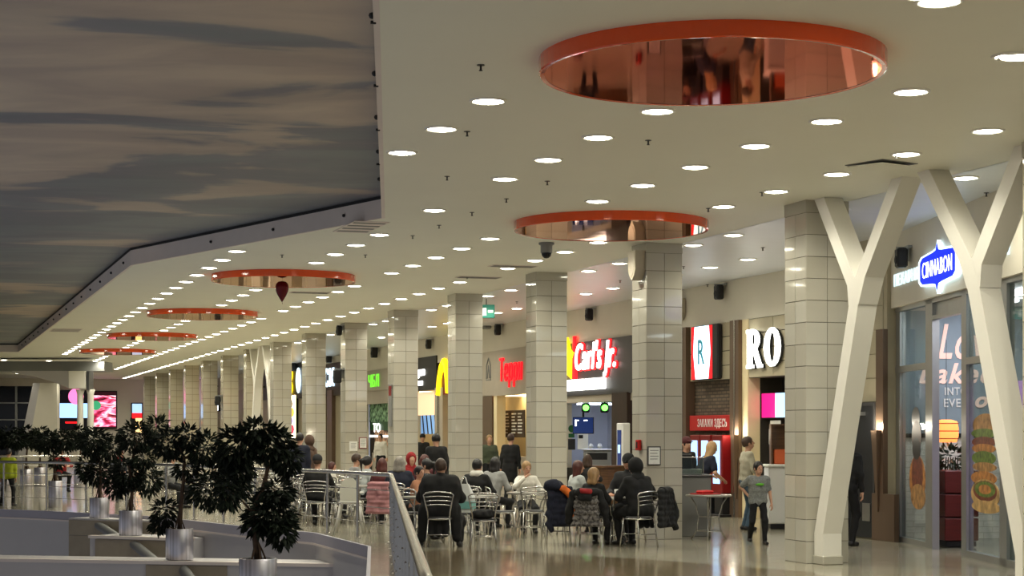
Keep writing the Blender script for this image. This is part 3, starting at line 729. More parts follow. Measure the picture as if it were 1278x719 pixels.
# wooden bar in front
pc = CP(750, 41.0); t = thing('wooden_bar', 'curved walnut bar counter before the burger shop', 'counter', (pc.x, pc.y, 0), -TH)
arc = [(-.62+1.25*i/8, .28*((i-4)/4.0)**2) for i in range(9)]
MB().prism(arc + [(p[0], p[1]+.5) for p in arc[::-1]], 0, .98).build('front', M_wood, t)
MB().prism([(p[0], p[1]-.06) for p in arc] + [(p[0], p[1]+.55) for p in arc[::-1]], .98, 1.03).build('top', M_wood, t)

# ---- shop with red script on a greige board
y0, y1 = wy(668), wy(596)
sg = thing('shop_sign', 'greige sign board with crest and red neon script', 'sign', (XW-.05, y1, 2.9), RW, 'illuminated shop names')
u = lambda px: y1 - wy(px); v = lambda px, py: wz(px, py)-2.9
MB().box(0, y1-y0, 0, .3, 0, 1.36).build('board', M_greige, sg)
text('lettering', 'Терри', .95, mat('sign_red_b', (255, 20, 34), .6, emit=1.1), sg, (u(626), -.03, .42), .02, .72, .1)
cr = MB()
for (a, b) in (((-.22, -.22), (-.2, .2)), ((.22, -.22), (.2, .2)), ((-.2, .2), (0, .42)), ((.2, .2), (0, .42)), ((-.12, -.2), (0, .2)), ((.12, -.2), (0, .2)), ((-.25, -.25), (.25, -.25))):
    cr.tube([(u(612)+a[0], -.005, .75+a[1]), (u(612)+b[0], -.005, .75+b[1])], .022, 6)
cr.build('crest', M_grey, sg)
interior(y0, y1+2.2, .75, M_warmwall, 2.95, E_warm, 'warm cream interior walls of the red script shop', 3)
pier(602, 616, 0, 2.92, M_bronze, 'wall_pier', XW-.05, XW+.25, 'bronze pier under the greige sign board')
pier(617, 621, 0, 2.92, M_warmwall, 'trim_jamb', XW-.02, XW+.25)
t = wall_thing('menu_board', 'dark menu board with rows of pale text', 'menu board', 642, 529, XW+.5)
MB().cbox(-1.05, 1.05, -.03, 0, -.41, .41, .01).build('board', M_darkwood, t)
rm = random.Random(3)
for c in (-.82, -.18, .42):
    for r in range(7):
        ln = rm.uniform(.25, .48); MB().box(c, c+ln, -.035, -.03, .28-.095*r, .32-.095*r).build('text_line', M_paper, t)
struct('wall_counter_1', MB().box(XW-.35, XW+.1, wy(656), wy(622), 0, 1.1), M_greige, 'counter front of the red script shop')

# ---- shop with yellow arch
y0, y1 = wy(572), wy(515)
sg = thing('shop_sign', 'black sign board with small white lettering between columns', 'sign', (XW-.05, y1, 3.25), RW, 'illuminated shop names')
u = lambda px: y1 - wy(px)
MB().box(0, u(546), 0, .3, 0, 1.15).build('board', M_dark, sg)
text('lettering', 'Вкусно', .40, E_white, sg, (u(520), -.02, .52), .015, .9); text('lettering', 'и точка', .30, E_white, sg, (u(520), -.02, .18), .015, .9)
t = thing('arch_sign', 'glowing yellow arch emblem behind the fourth column', 'sign', (XW-.1, wy(553), 3.05), RW)
am = MB()
pts = [(-.15, 0, .0), (0, 0, .55), (.25, 0, .95), (.5, 0, 1.1), (.75, 0, .95), (.95, 0, .55), (1.05, 0, .05)]
am.tube(pts, .12, 8); am.build('arch', E_yel, t)
MB().box(.1, .9, .02, .1, 0, .75).build('red_field', mat('deep_red', (120, 16, 20), .5), t)
interior(y0, y1+2, 1.2, M_warmwall, 3.25, E_warm, 'warm interior walls of the arch sign shop', 2)
o = pier(546, 556, 0, 3.3, M_greige, 'trim_pilaster', XW-.1, XW+.25, 'pale double pilaster under the yellow arch')
MB().box(XW-.13, XW-.1, wy(552), wy(550), 0, 3.3).build('metal_strip', M_chrome, o)
struct('wall_lightbox', MB().box(XW+.1, XW+.3, wy(545), y1, 2.4, 3.2), emis('warm_lightbox', (255, 222, 180), .55), 'glowing cream light box under the black sign')
t = wall_thing('menu_display', 'row of slanting pale blue menu panels', 'menu board', 535, 520, XW+.6)
for k in range(5):
    a = -1.35+.55*k
    MB().face([(a, .55), (a+.42, .55), (a+.82, -.62), (a+.4, -.62)], -.04, 0).build('menu_panel', emis('menu_blue', (120, 160, 205), .8), t)
    MB().face([(a+.42, .55), (a+.55, .55), (a+.95, -.62), (a+.82, -.62)], -.05, 0).build('slat', M_dark, t)
struct('wall_counter_2', MB().box(XW+.3, XW+1.0, y0, y1, 0, 1.1), M_warmwall, 'counter front of the arch sign shop')

# ---- green shop
y0, y1 = wy(492), wy(455)
sg = thing('shop_sign', 'bright green letters on a pale fascia', 'sign', (XW-.05, y1, 3.4), RW, 'illuminated shop names')
u = lambda px: y1 - wy(px)
MB().box(0, y1-y0, 0, .3, 0, .80).build('board', M_greige, sg)
text('lettering', 'ЧБЛ', .66, E_green, sg, (u(462), -.03, .15), .02, 1.25)
interior(y0, y1, 2.2, M_darkint, 3.2, E_warm, 'dark interior walls of the green sign shop', 1)
struct('wall_lintel_2', MB().box(XW, XW+.2, y0, y1, 2.9, 3.4), M_greige)
t = wall_thing('green_board', 'dark green board with white letters TO', 'sign', 473, 513, XW+.25)
MB().box(-1.5, 1.5, 0, .05, -.75, 1.05).build('board', M_green, t); MB().box(-1.5, 1.5, -.02, 0, -.42, .3).build('picture', pattern_mat('leaf_print', (30, 70, 40), (150, 190, 150), 6, 'noise'), t)
text('lettering', 'TO', .5, E_white, t, (-.85, -.03, -.82), .01, 1.6); MB().box(-1.5, 1.5, -.02, 0, -1.02, -.94).build('white_line', E_white, t)
t = wall_thing('food_photo_board', 'backlit board of food photographs under the green board', 'menu board', 473, 540, XW+.4)
MB().box(-1.5, 1.5, 0, .05, -.8, .62).build('print', pattern_mat('food_print', (60, 40, 30), (196, 150, 110), 5, 'noise'), t)
struct('wall_counter_3', MB().box(XW+.3, XW+1.0, y0, y1, 0, 1.0), M_greige, 'counter front of the green sign shop')
pier(486, 492, 0, 3.4, M_beigewall, 'trim_jamb', XW-.05, XW+.25)

# ---- narrow glimpses of shops farther down
def far_sign(pa, pb, py0, py1, board, items, label, name='shop_sign', z_below=None, below=None):
    ya, yb = wy(pb), wy(pa); z1, z0 = wz(pa, py0), wz(pa, py1)
    t = thing(name, label, 'sign', (XW-.05, yb, z0), RW, 'illuminated shop names')
    MB().box(-.5, yb-ya+.5, 0, .3, 0, z1-z0).build('board', board, t)
    for it in items: it(t, yb-ya, z1-z0)
    return t
far_sign(406, 424, 455, 495, M_darkwood, [lambda t, w, h: text('lettering', 'СИ', 1.05, E_cool, t, (.1, -.03, h*.3), .03, 1.3, bold=.01)], 'dark board with pale blue white letters beside the hanging speaker')
far_sign(363, 379, 455, 498, M_dark, [lambda t, w, h: MB().ball((w*.12, -.05, h*.68), (.55, .08, .34), 12, 8).build('yellow_dot', E_yel, t), lambda t, w, h: MB().ball((w*.12, -.05, h*.32), (.55, .08, .34), 12, 8).build('yellow_dot', E_yel, t),
          lambda t, w, h: MB().ball((w*.75, -.05, h*.5), (.5, .08, .6), 12, 8).build('white_dot', E_cool, t)], 'black board with two yellow dots and a white oval')
t = far_sign(326, 337, 462, 500, M_charc, [], 'small dark board beside the distant forked prop')
t = thing('round_sign', 'round white glowing sign by the distant forked prop', 'sign', (XW-.8, wy(331), wz(331, 483)), RW)
MB().lathe([(.62, 0), (.62, .12)], 24).build('disc', E_white, t).rotation_euler.x = math.pi/2
MB().box(-.05, .05, 0, .9, -.05, .05).build('bracket', M_dark, t); MB().lathe([(.66, -.02), (.66, .10), (.6, .10)], 24).build('ring', M_dark, t).rotation_euler.x = math.pi/2
t = thing('round_sign', 'round pink glowing sign between distant columns', 'sign', (XW-.6, wy(272), wz(272, 482)), RW)
MB().lathe([(.55, 0), (.55, .12)], 24).build('disc', emis('sign_pinkish', (255, 170, 230), 4), t).rotation_euler.x = math.pi/2
MB().box(-.05, .05, 0, .9, -.05, .05).build('bracket', M_dark, t); MB().lathe([(.60, -.02), (.60, .10), (.54, .10)], 24).build('ring', M_dark, t).rotation_euler.x = math.pi/2
for k, (px, py, w, h, m, lab) in enumerate(((247.4, 521, .5, .9, E_yel, 'yellow and white lit sign between distant columns'), (226.9, 515, .5, 1.0, E_coolp, 'pale lit panel between two distant columns'), (208.7, 514, .5, 1.1, E_purple, 'pale violet lit panel between the farthest columns'), (366, 520, .9, 1.0, E_warm, 'glowing snack picture panel behind the plants'), (272, 507, .5, .25, E_coolp, 'small pale panel under the pink round sign'))):
    t = thing('lit_panel', lab, 'sign', (XW-.06, wy(px), wz(px, py)), RW)
    MB().cbox(-w-.06, w+.06, 0, .14, -h-.06, h+.06, .02).build('frame', M_dark, t); MB().box(-w, w, -.01, 0, -h, h).build('light_field', m, t)
    if k == 3:
        for j, c in enumerate(((230, 60, 90), (90, 70, 200), (250, 190, 80), (80, 60, 60))): MB().ball((.2*(-1)**j, -.03, -.6+.4*j), (.5, .04, .22), 10, 6).build('picture', emis('snack_%d' % j, c, 1.2), t)
# plain rear wall for all the rest, at the back of the shops
struct('wall_rear', MB().box(XW+.06, XW+.16, wy(455), YE, 0, 4.2), M_beigewall, 'beige rear wall with the distant shopfronts')
for a, b in ((787, 850), (668, 686), (572, 596), (492, 515)):
    pier(a+14 if a > 700 else a, b, 0, 4.16, M_beigewall, 'wall_pier', XW, XW+.3, 'beige pier between two shopfronts')
pier(400, 406, 0, 4.0, M_bronze, 'trim_pilaster', XW-.1, XW+.2); pier(411, 417, 0, 3.6, M_bronze, 'trim_pilaster', XW-.1, XW+.2)

# ================================================================== bakery shopfront at the right
BO = at_h(1121, 675, 0); BE = at_h(1278, 712, 0)
BD = (BE-BO).normalized(); RB = math.atan2(BD.y, BD.x); BN = Vector((-BD.y, BD.x, 0))     # BN points into the shop
def bp(px, py, dep=0.0):              # pixel to (u, v) on the shopfront plane, dep metres behind it
    r = ray(px, py); o = Vector((0, 0, CH)); n = Vector((BD.y, -BD.x, 0)); q = BO+BN*dep
    t = (q-o).dot(n)/r.dot(n); p = o+r*t; return ((p-BO).dot(BD), p.z)
UE = -.55                              # far end wall of the bakery, facing the camera
def ep(px, py):                        # pixel to (depth into the shop, height) on the end wall
    r = ray(px, py); o = Vector((0, 0, CH)); q = BO+BD*UE
    t = (q-o).dot(BD)/r.dot(BD); p = o+r*t; return ((p-BO).dot(BN), p.z)
def bu(px): return bp(px, 540)[0]
def bthing(name, label, cat, uu, vv, depth=0.0, group=None):
    p = BO + BD*uu + BN*depth; return thing(name, label, cat, (p.x, p.y, vv), RB, group)
def bstruct(name, mb, m, label=None):
    o = struct(name, mb, m, label); o.location = BO; o.rotation_euler = (0, 0, RB); return o
ZT = bp(1121, 385)[1]                 # underside of the fascia
UL = 9.5
bstruct('wall_bakery_fascia', MB().box(-.25, UL, -.12, .2, ZT, HC+.07), M_wall, 'pale fascia wall behind the bakery sign')
bstruct('wall_bakery_pier', MB().box(-.5, -.02, -.1, .02, 0, ZT), M_beigewall)
bstruct('wall_bakery_back', MB().box(UE, UL, 3.2, 3.35, 0, ZT+.1).box(UE-.12, UE, .0, 3.3, 0, ZT+.1), brick_mat('herringbone_tile', (226, 222, 214), (218, 214, 206), (190, 186, 178), .3, .1, .006, .3), 'white tiled back wall of the bakery')
bstruct('ceiling_bakery', MB().box(-.4, UL, .2, 3.35, ZT+.05, ZT+.15), M_ceil2)
for k in range(3):
    t = bthing('added_light_panel', 'added ceiling light panel brightening the bakery, %s from the back' % ('first', 'second', 'third')[k], 'ceiling light', 1.0+2.3*k, ZT+.04, 1.2, 'added bakery ceiling panels')
    MB().box(-.6, .6, -.3, .3, -.04, 0).build('diffuser', mat('bakery_panel', (246, 246, 255), .5, emit=14), t)  # panels added to brighten the bakery interior
# frames
fr = bstruct('window_1', MB().box(bu(1121), bu(1126), -.04, .06, 0, ZT), M_alu, 'grey aluminium bakery shopfront')
def bar(a, b, z0, z1, nm='mullion'): MB().box(a, b, -.05, .06, z0, z1).build(nm, M_alu, fr)
bar(bu(1159), bu(1167.5), 0, ZT); bar(bu(1204), bu(1210), 0, ZT); bar(bu(1252), bu(1261), 0, ZT); bar(bu(1300), bu(1308), 0, ZT)
bar(0, bu(1159), 0, .09, 'sill'); bar(bu(1210), UL, 0, .10, 'sill'); bar(0, UL, ZT-.07, ZT, 'head')
zt1 = bp(1140, 459)[1]; bar(0, bu(1159), zt1-.05, zt1+.05, 'transom'); zt2 = bp(1230, 448)[1]; bar(bu(1210), bu(1252), zt2-.05, zt2+.05, 'transom')
zd = bp(1186, 392)[1]; bar(bu(1167.5), bu(1204), zd-.03, zd+.03, 'transom')
MB().box(bu(1167.5), bu(1204), .0, .03, zd, ZT).build('transom_panel', M_alu, fr)
def pane(a, b, z0, z1): MB().box(a, b, -.006, .006, z0, z1).build('pane', M_glass, fr)
pane(bu(1126), bu(1159), .09, zt1-.05); pane(bu(1126), bu(1159), zt1+.05, ZT-.07)
pane(bu(1210), bu(1252), .10, zt2-.05); pane(bu(1210), bu(1252), zt2+.05, ZT-.07); pane(bu(1261), bu(1300), .10, ZT-.07); pane(bu(1308), UL, .1, ZT-.07)
# food prints stuck on the panes
def disc_xz(mb, c, rx, rz, y0, y1, n=20):
    return mb.face([(c[0]+rx*math.cos(2*math.pi*k/n), c[1]+rz*math.sin(2*math.pi*k/n)) for k in range(n)], y0, y1)
bun = mat('print_bun', (160, 118, 70), .5, noise=.5, nscale=9); lett = mat('print_lettuce', (92, 112, 44), .5, noise=.5, nscale=14)
meat = mat('print_meat', (110, 52, 34), .5, noise=.5, nscale=12); cheese = mat('print_sauce', (170, 112, 56), .5, noise=.5, nscale=9); wrapm = mat('print_paper', (178, 144, 92), .5, noise=.5, nscale=6)
t = bthing('window_print', 'tall glass sticker of stacked sandwiches on the wide bakery pane', 'sticker', *bp(1230, 540), -.012)
ub, vb = bp(1230, 540)
def rel(px, py): a = bp(px, py); return (a[0]-ub, a[1]-vb)
def sticker(t, px, py, rx, ry, m):
    c = rel(px, py); w = (bu(px+rx)-bu(px-rx))/2; h = abs(bp(px, py-ry)[1]-bp(px, py+ry)[1])/2
    disc_xz(MB(), c, w, h, -.004-.0005*len(t.children), 0).build('print', m, t)
for q in ((1231, 531, 16, 15, bun), (1231, 527, 15, 9, bun), (1229, 541, 16, 6, lett), (1229, 552, 15, 7, meat), (1229, 560, 15, 6, cheese), (1229, 572, 15, 9, lett), (1230, 583, 15, 6, bun), (1229, 597, 16, 9, cheese), (1231, 617, 18, 19, wrapm), (1231, 613, 15, 13, meat), (1231, 611, 13, 10, lett), (1231, 611, 8, 6, cheese), (1232, 633, 18, 8, wrapm)): sticker(t, *q)
t = bthing('window_print', 'narrow glass sticker of fries and sauce on the left bakery pane', 'sticker', *bp(1146, 560), -.012)
ub, vb = bp(1146, 560); M_pd = mat('print_dark', (64, 48, 40), .5)
for q in ((1144, 522, 5, 14, M_charc), (1145, 545, 6, 20, M_pd), (1146, 598, 10, 30, cheese), (1146, 592, 7, 26, meat), (1147, 620, 9, 16, bun), (1145, 560, 5, 14, M_dark)): sticker(t, *q)
# grey blue slogan banner inside
p = BO+BD*(UE+.02); t = thing('slogan_banner', 'grey blue banner with pink script slogan inside the bakery', 'banner', (p.x, p.y, 0), RB+math.pi/2)
zb0 = ep(1186, 541)[1]
MB().box(0, 3.0, -.02, .015, zb0, ZT).build('banner_sheet', mat('banner_blue', (140, 156, 166), .6, noise=.03, nscale=2), t)
sp = mat('script_pink', (244, 208, 194), .6, emit=.25)
def etext(s_, px, py0, py1, wpx, m, sh, bold):
    d0, z0 = ep(px, py1); h_ = ep(px, py0)[1]-z0; o_ = text('lettering', s_, h_*1.35, m, t, (d0, -.03, z0), .008, 1.0, sh, bold=bold)
    o_['fitw'] = ep(px+wpx, py1)[0]-d0
etext('Love', 1170, 402, 447, 78, sp, .3, .012); etext('baked', 1146, 452, 478, 98, sp, .3, .010)
etext('INTO', 1178, 483, 493, 28, M_white, 0, .002); etext('EVERY', 1177, 497, 508, 38, M_white, 0, .002); etext('ounce', 1216, 488, 508, 78, sp, .3, .010)
MB().box(0, 3.0, -.03, .015, zb0-.07, zb0).build('black_edge', M_black, t)
# pendant lamp
pu, pv = bp(1181, 538, .45); t = bthing('pendant_lamp', 'glowing orange woven pendant lamp in the bakery doorway', 'lamp', pu, pv, .45)
MB().lathe([(.08, .18), (.17, .15), (.19, .05), (.19, -.08), (.16, -.18), (.13, -.18)], 20, cap=False).build('shade', mat('woven_orange', (235, 140, 70), .6, emit=1.6), t, True)
MB().ball((0, 0, 0), .09).build('bulb', E_sconce, t, True); MB().tube([(0, 0, .17), (0, 0, 1.45)], .004).build('cord', M_dark, t)
for zr in (.12, .0, -.12): MB().lathe([(.192, zr-.008), (.199, zr), (.192, zr+.008)], 20, cap=False).build('hoop', mat('hoop_orange', (190, 90, 40), .6), t)
# planter box with plant in the doorway
pu, pv = bp(1186, 620, .5); t = bthing('planter_box', 'dark red slatted planter box in the bakery doorway', 'planter', pu, .1, .5)
MB().box(-.42, .55, -.22, .25, -.08, 0).build('plinth', M_black, t)
for k in range(3): MB().cbox(-.45, .58, -.25, .28, .01+.37*k, .36+.37*k, .012).build('board', mat('oxblood_wood', (92, 26, 22), .4, noise=.15, nscale=5, stretch=(.3, 1, 5)), t)
pl = bthing('potted_shrub', 'dark leafy shrub in the red planter box', 'plant', pu, 1.2, .5)
M_leaf = mat('dark_leaf', (30, 46, 26), .4, noise=.3, nscale=6)
def leaf_cloud(mb, c, r, n, ls, rn, down=.3):
    for _ in range(n):
        d = Vector((rn.gauss(0, 1), rn.gauss(0, 1), rn.gauss(0, 1))).normalized(); k = rn.uniform(.55, 1.0)
        p = Vector(c) + Vector((d.x*r[0]*k, d.y*r[1]*k, d.z*r[2]*k))
        a = (d + Vector((0, 0, -down)) + Vector((rn.uniform(-.5, .5), rn.uniform(-.5, .5), rn.uniform(-.4, .4)))).normalized()
        s = a.cross(Vector((rn.uniform(-1, 1), rn.uniform(-1, 1), 1))).normalized(); L = ls*rn.uniform(.7, 1.25); w = L*.2
        nn = a.cross(s)*L*.08
        mb.add([p, p+a*L*.45+s*w-nn*.4, p+a*L, p+a*L*.45-s*w-nn*.4, p+a*L*.5+nn], [(0,1,4),(1,2,4),(2,3,4),(3,0,4)])
    return mb
rn = random.Random(11)
leaf_cloud(MB(), (.05, 0, .18), (.42, .22, .2), 150, .14, rn).build('foliage', M_leaf, pl)
sm = MB()
for k in range(6): sm.tube([(-.3+.12*k, 0, -.1), (-.3+.13*k, .02, .2)], .01, 5)
sm.build('stems', mat('stem_brown', (62, 48, 36), .7), pl)
bstruct('wall_bakery_counter', MB().box(2.4, 3.4, 1.1, 1.9, 0, 1.05), M_charc, 'dark counter inside the bakery')
uv_ = bp(1268, 540, .3)[0]
bstruct('wall_bakery_violet', MB().box(uv_-.03, uv_+.03, .16, .55, .2, 2.5), mat('violet_light_wall', (200, 150, 220), .5, emit=.45), 'bakery wall panel with violet light put into its glow')  # violet light on the wall is put into its colour and emission
# blue bakery sign
su, sv = bp(1172, 333, -.17); t = bthing('bakery_sign', 'blue glowing plaque with white edge reading CINNABON', 'sign', su, sv, -.17)
aL, aR = bp(1149, 340, -.17)[0]-su, bp(1195, 325, -.17)[0]-su
W2 = (aR-aL)/2; H2 = .265
def plaque(k, p):
    w, h = W2*k, H2*k
    pts = [(-w, -h*.55), (-w*.86, -h*.80), (-w*.25, -h*.92), (-w*.08, -h*1.0), (0, -h*1.42)]
    pts += [(-x, y) for x, y in pts[-2::-1]]
    return [(x, y) for x, y in pts] + [(x, -y) for x, y in pts[::-1]]
MB().face(plaque(1.06, 0), -.03, .03).build('white_edge', E_cool, t)
MB().face(plaque(.95, 0), -.035, -.03).build('blue_face', E_blue, t)
o_ = text('lettering', 'CINNABON', .36, E_white, t, (-W2*.80, -.038, -.12), .003, 1.0, bold=-.005); o_['fitw'] = W2*1.6; MB().box(-.1, .1, .03, .05, -.1, .1).build('mount', M_grey, t)
lu, lv = bp(1116, 358, -.14); t = bthing('letter_sign', 'small glowing white letters left of the blue plaque', 'sign', lu, lv, -.14)
text('lettering', 'ПЕКАРНЯ', .27, mat('letter_glow', (214, 240, 250), .5, emit=.9), t, (0, 0, 0), .01)['fitw'] = bp(1146, 350, -.14)[0]-lu
lu, lv = bp(1203, 335, -.14); t = bthing('letter_sign', 'small glowing white letters right of the blue plaque', 'sign', lu, lv, -.14)
text('lettering', 'КОФЕЙНЯ', .36, mat('letter_glow', (0,0,0)), t, (0, 0, 0), .01)['fitw'] = 2.0

# ================================================================== fittings on ceiling, walls and columns
def wall_speaker(p, rotz, label, m=M_dark, s=1.0, group='wall speakers'):
    t = thing('wall_speaker', label, 'speaker', p, rotz, group); s *= .78
    MB().cbox(-.13*s, .13*s, -.30*s, -.08*s, -.2*s, .2*s, .03).build('cabinet', m, t)
    MB().lathe([(.09*s, 0), (.07*s, .012), (.02*s, .006)], 14).build('cone', M_black, t).rotation_euler.x = math.pi/2
    t.children[-1].location = (0, -.301*s, -.04*s)
    MB().box(-.16*s, -.131*s, -.26*s, 0, -.05*s, .24*s).build('bracket', M_alu, t); MB().box(-.16*s, .13*s, -.09*s, 0, .2*s, .25*s).build('bracket', M_alu, t)
for px, py, lab in ((905, 365, 'black wall speaker above the RO letters'), (742, 393, 'black wall speaker above the star sign'), (627, 412, 'black wall speaker above the red script sign'),
                    (540, 430, 'black wall speaker above the black sign board'), (473, 440, 'black wall speaker above the green letters'), (416, 447, 'small black wall speaker above the dark board with pale letters'), (371, 458, 'farthest small black wall speaker above the yellow dots')):
    p = at_x(px, py, XW-.02); wall_speaker(p, RW, lab, M_dark, 1.0 if px > 500 else 1.3)
pu, pv = bp(1127, 322, -.25); p = BO+BD*(pu)-BN*.13; wall_speaker((p.x, p.y, pv), RB, 'black wall speaker above the bakery letters')
p = at_x(613, 410, XW-.02); t = thing('wall_camera', 'small wall camera beside the speaker over the red script', 'camera', p, RW)
MB().cbox(-.2, .2, -.28, -.05, -.02, .1, .03).build('housing', M_grey, t); MB().tube([(0, -.05, .04), (0, 0, .04)], .03).build('bracket', M_grey, t)
for (x, y, z, rz, lab) in ((COLX-.01, COLY0+COLS+.2, wz(797, 337)-.0, RW, 'beige shield-shaped speaker on the second column'), (XW-.02, wy(853), wz(853, 385), RW, 'beige shield-shaped wall speaker right of the second column')):
    zz = 4.62 if x < 12 else z
    t = thing('shield_speaker', lab, 'speaker', (x, y, zz), rz, 'shield speakers')
    MB().face([(-.16, .22), (.16, .22), (.16, -.1), (.1, -.2), (0, -.28), (-.1, -.2), (-.16, -.1)], -.18, 0).build('body', mat('beige_plastic', (176, 166, 146), .5), t)
    MB().face([(-.12, .18), (.12, .18), (.12, -.08), (.07, -.16), (0, -.22), (-.07, -.16), (-.12, -.08)], -.186, -.18).build('grille', M_greige, t)
for k, h, lab in ((5, 3.42, 'black loudspeaker box on the left face of the sixth column'), (5, 4.75, 'small black speaker near the top of the sixth column'), (9, 3.1, 'small black loudspeaker on the tenth column')):
    wall_speaker((COLX-.01, COLY0+COLS*k+.2, h), RW, lab, M_black, 1.25 if h < 4 else .9, 'column speakers')
# dome camera
p = at_h(682, 303, HC); t = thing('dome_camera', 'grey dome camera with black globe hanging under the second red disc', 'camera', (p.x, p.y, HC))
MB().lathe([(.13, 0), (.13, -.03), (.10, -.05), (.10, -.17)], 20).build('housing', M_grey, t, False); MB().ball((0, 0, -.18), .085, 14, 8).build('dome', mat('black_dome', (10, 10, 12), .1), t, True)
# sprinklers
for i_, (px, py) in enumerate(sorted(((600, 81), (583, 164), (809, 175), (558, 220), (632, 248), (683, 226), (589, 265), (548, 281), (515, 294), (456, 318), (884, 260), (951, 240), (1118, 192), (352, 318), (583, 345), (952, 314), (774, 354), (853, 337), (645, 380), (1231, 247), (883, 359)), key=lambda q: q[1])):
    h = HC if py < 340 and px < 1000 else HC
    p = at_h(px, py, h); t = thing('sprinkler', 'small dark ceiling sprinkler, %s counted from the top of the photo' % ordw(i_+1), 'sprinkler', (p.x, p.y, h+ (.07 if p.x > 12 else 0)), 0, 'ceiling sprinklers')
    MB().tube([(0, 0, 0), (0, 0, -.05)], .009, 6).build('stem', M_dark, t); MB().lathe([(.035, -.006), (.035, 0)], 10).build('flange', M_dark, t); MB().lathe([(.014, -.045), (.018, -.052)], 10).build('deflector', M_dark, t)
# ceiling vents
def vent(px, py, w, d, label, ang=0.0):
    p = at_h(px, py, HC); t = thing('ceiling_vent', label, 'vent', (p.x, p.y, HC + (.07 if p.x > 11.98 else 0)), ang)
    MB().box(-w/2, w/2, -d/2, d/2, -.012, 0).build('frame', M_fascia, t)
    for k in range(4): MB().box(-w/2+.03, w/2-.03, -d/2+d*(k+.3)/4, -d/2+d*(k+.6)/4, -.016, -.012).build('slat', M_charc, t)
vent(450, 283, .55, 1.5, 'grey ceiling vent near the corner of the sky canvas'); vent(82, 412, .9, 1.6, 'dark ceiling vent beside the sky canvas at far left')
vent(597, 346, .9, .35, 'thin ceiling vent between the third and fourth columns'); vent(640, 332, .9, .35, 'thin ceiling vent left of the third column')
vent(387, 365, .9, .4, 'thin ceiling vent right of the foil balloon'); vent(212, 404-8, .9, .4, 'thin ceiling vent between distant red discs')
p = at_h(1100, 205, HC); t = thing('ceiling_hatch', 'half open square ceiling hatch near the forked props', 'hatch', (p.x, p.y, HC), .3)
MB().box(-.30, .30, -.30, .30, -.008, 0).build('frame', M_grey, t)
o = MB().box(-.28, .28, -.56, 0, -.012, 0).build('flap', M_ceil, t); o.location = (0, .28, -.012); o.rotation_euler.x = .04
# exit sign
t = thing('exit_sign', 'small green exit sign hanging between the third and fourth columns', 'sign', CP(607, 42.9, 4.70), -TH)
MB().cbox(-.20, .20, -.03, .03, -.16, .16, .01).build('box', emis('exit_green', (20, 100, 84), .2), t); MB().box(-.1, 0, -.035, -.03, -.1, .08).build('pictogram', M_white, t); MB().box(.04, .16, -.035, -.03, -.03, .03).build('arrow', M_white, t)
MB().tube([(0, 0, .16), (0, 0, .3)], .01).build('hanger', M_dark, t)
# heart balloon
p = CP(352, 35.6); t = thing('foil_balloon', 'dark red drop-shaped foil balloon floating under the third disc', 'balloon', (p.x, p.y, 4.63), -TH)
MB().lathe([(.004, -.24), (.03, -.20), (.085, -.11), (.125, -.02), (.135, .05), (.12, .12), (.08, .165), (.02, .18)], 18).build('foil_body', mat('maroon_foil', (96, 16, 22), .22, .3), t, True); MB().tube([(0, 0, -.23), (.01, 0, -.28)], .004, 5).build('neck', mat('maroon_foil', (0, 0, 0)), t)
# notices, fire box and fixtures on columns
def col_notice(k, px, py, w, h, label, m=M_paper, fm=M_charc, name='framed_notice', cat='notice'):
    y = COLY0+COLS*k-.013; r = ray(px, py); tt = y/r.y; x, z = r.x*tt, CH+r.z*tt
    t = thing(name, label, cat, (x, y, z), 0)
    MB().cbox(-w/2-.02, w/2+.02, -.02, 0, -h/2-.02, h/2+.02, .004).build('frame', fm, t); MB().box(-w/2, w/2, -.022, -.02, -h/2, h/2).build('sheet', m, t)
    for j in range(4): MB().box(-w*.38, w*(.38-.1*(j % 2)), -.0235, -.022, h*(.3-.17*j), h*(.3-.17*j)+.012).build('text_line', M_grey, t)
col_notice(1, 816, 569, .20, .28, 'framed white notice on the front of the second column')
col_notice(5, 453, 553, .20, .28, 'red framed notice on the sixth column', fm=M_redpl); col_notice(5, 441, 557, .2, .24, 'white notice beside the red framed one', fm=M_paper)
y = COLY0+COLS+.30; r = ray(790, 560); tt = (COLX-.02)/r.x
t = thing('fire_alarm', 'small red fire call box on the second column', 'fire alarm', (COLX-.013, COLY0+COLS+.26, 1.58), RW)
MB().cbox(-.07, .07, -.06, 0, -.09, .09, .01).build('box', mat('fire_red', (176, 22, 20), .4), t); MB().box(-.03, .03, -.063, -.06, -.05, .05).build('window', M_dark, t)
t = thing('wall_panel', 'vertical red and grey info panel on the fifth column edge', 'notice', (COLX-.012, COLY0+COLS*4+.3, 2.5), RW)
MB().cbox(-.16, .16, -.02, 0, -.55, .55, .005).build('panel', M_grey, t); MB().box(-.14, .14, -.024, -.02, .25, .5).build('red_field', M_redpl, t)

# ================================================================== far left end
def far_box(name, px0, px1, d, z0, z1, th, m, label=None, parent=None):
    a, b = CW((px0-CXP)/F*d, d), CW((px1-CXP)/F*d, d); q = [a, b, b+(CW(0, th)), a+(CW(0, th))]
    mb = MB().prism([(p.x, p.y) for p in q], z0, z1)
    return struct(name, mb, m, label) if parent is None else mb.build(name, m, parent)
H_ = lambda py, d: CH+(CYP-py)*d/F
struct_b = far_box('wall_bulkhead', -260, 130, 76, H_(463, 76), H_(451, 76), 1.6, M_grey, 'grey bulkhead beam across the far end')
t = thing('lintel_box', 'white boxed head over a pair of slim white columns', 'column head', CP(96, 75), -TH)
d = 75.0; sx = d/F
MB().cbox(-11*sx, 11*sx, 0, .8, H_(485, d), H_(463, d), .03).build('box', M_ywhite, t); MB().box(12*sx, 15*sx, 0, .8, H_(487, d), H_(463, d)).build('dark_edge', M_charc, t)
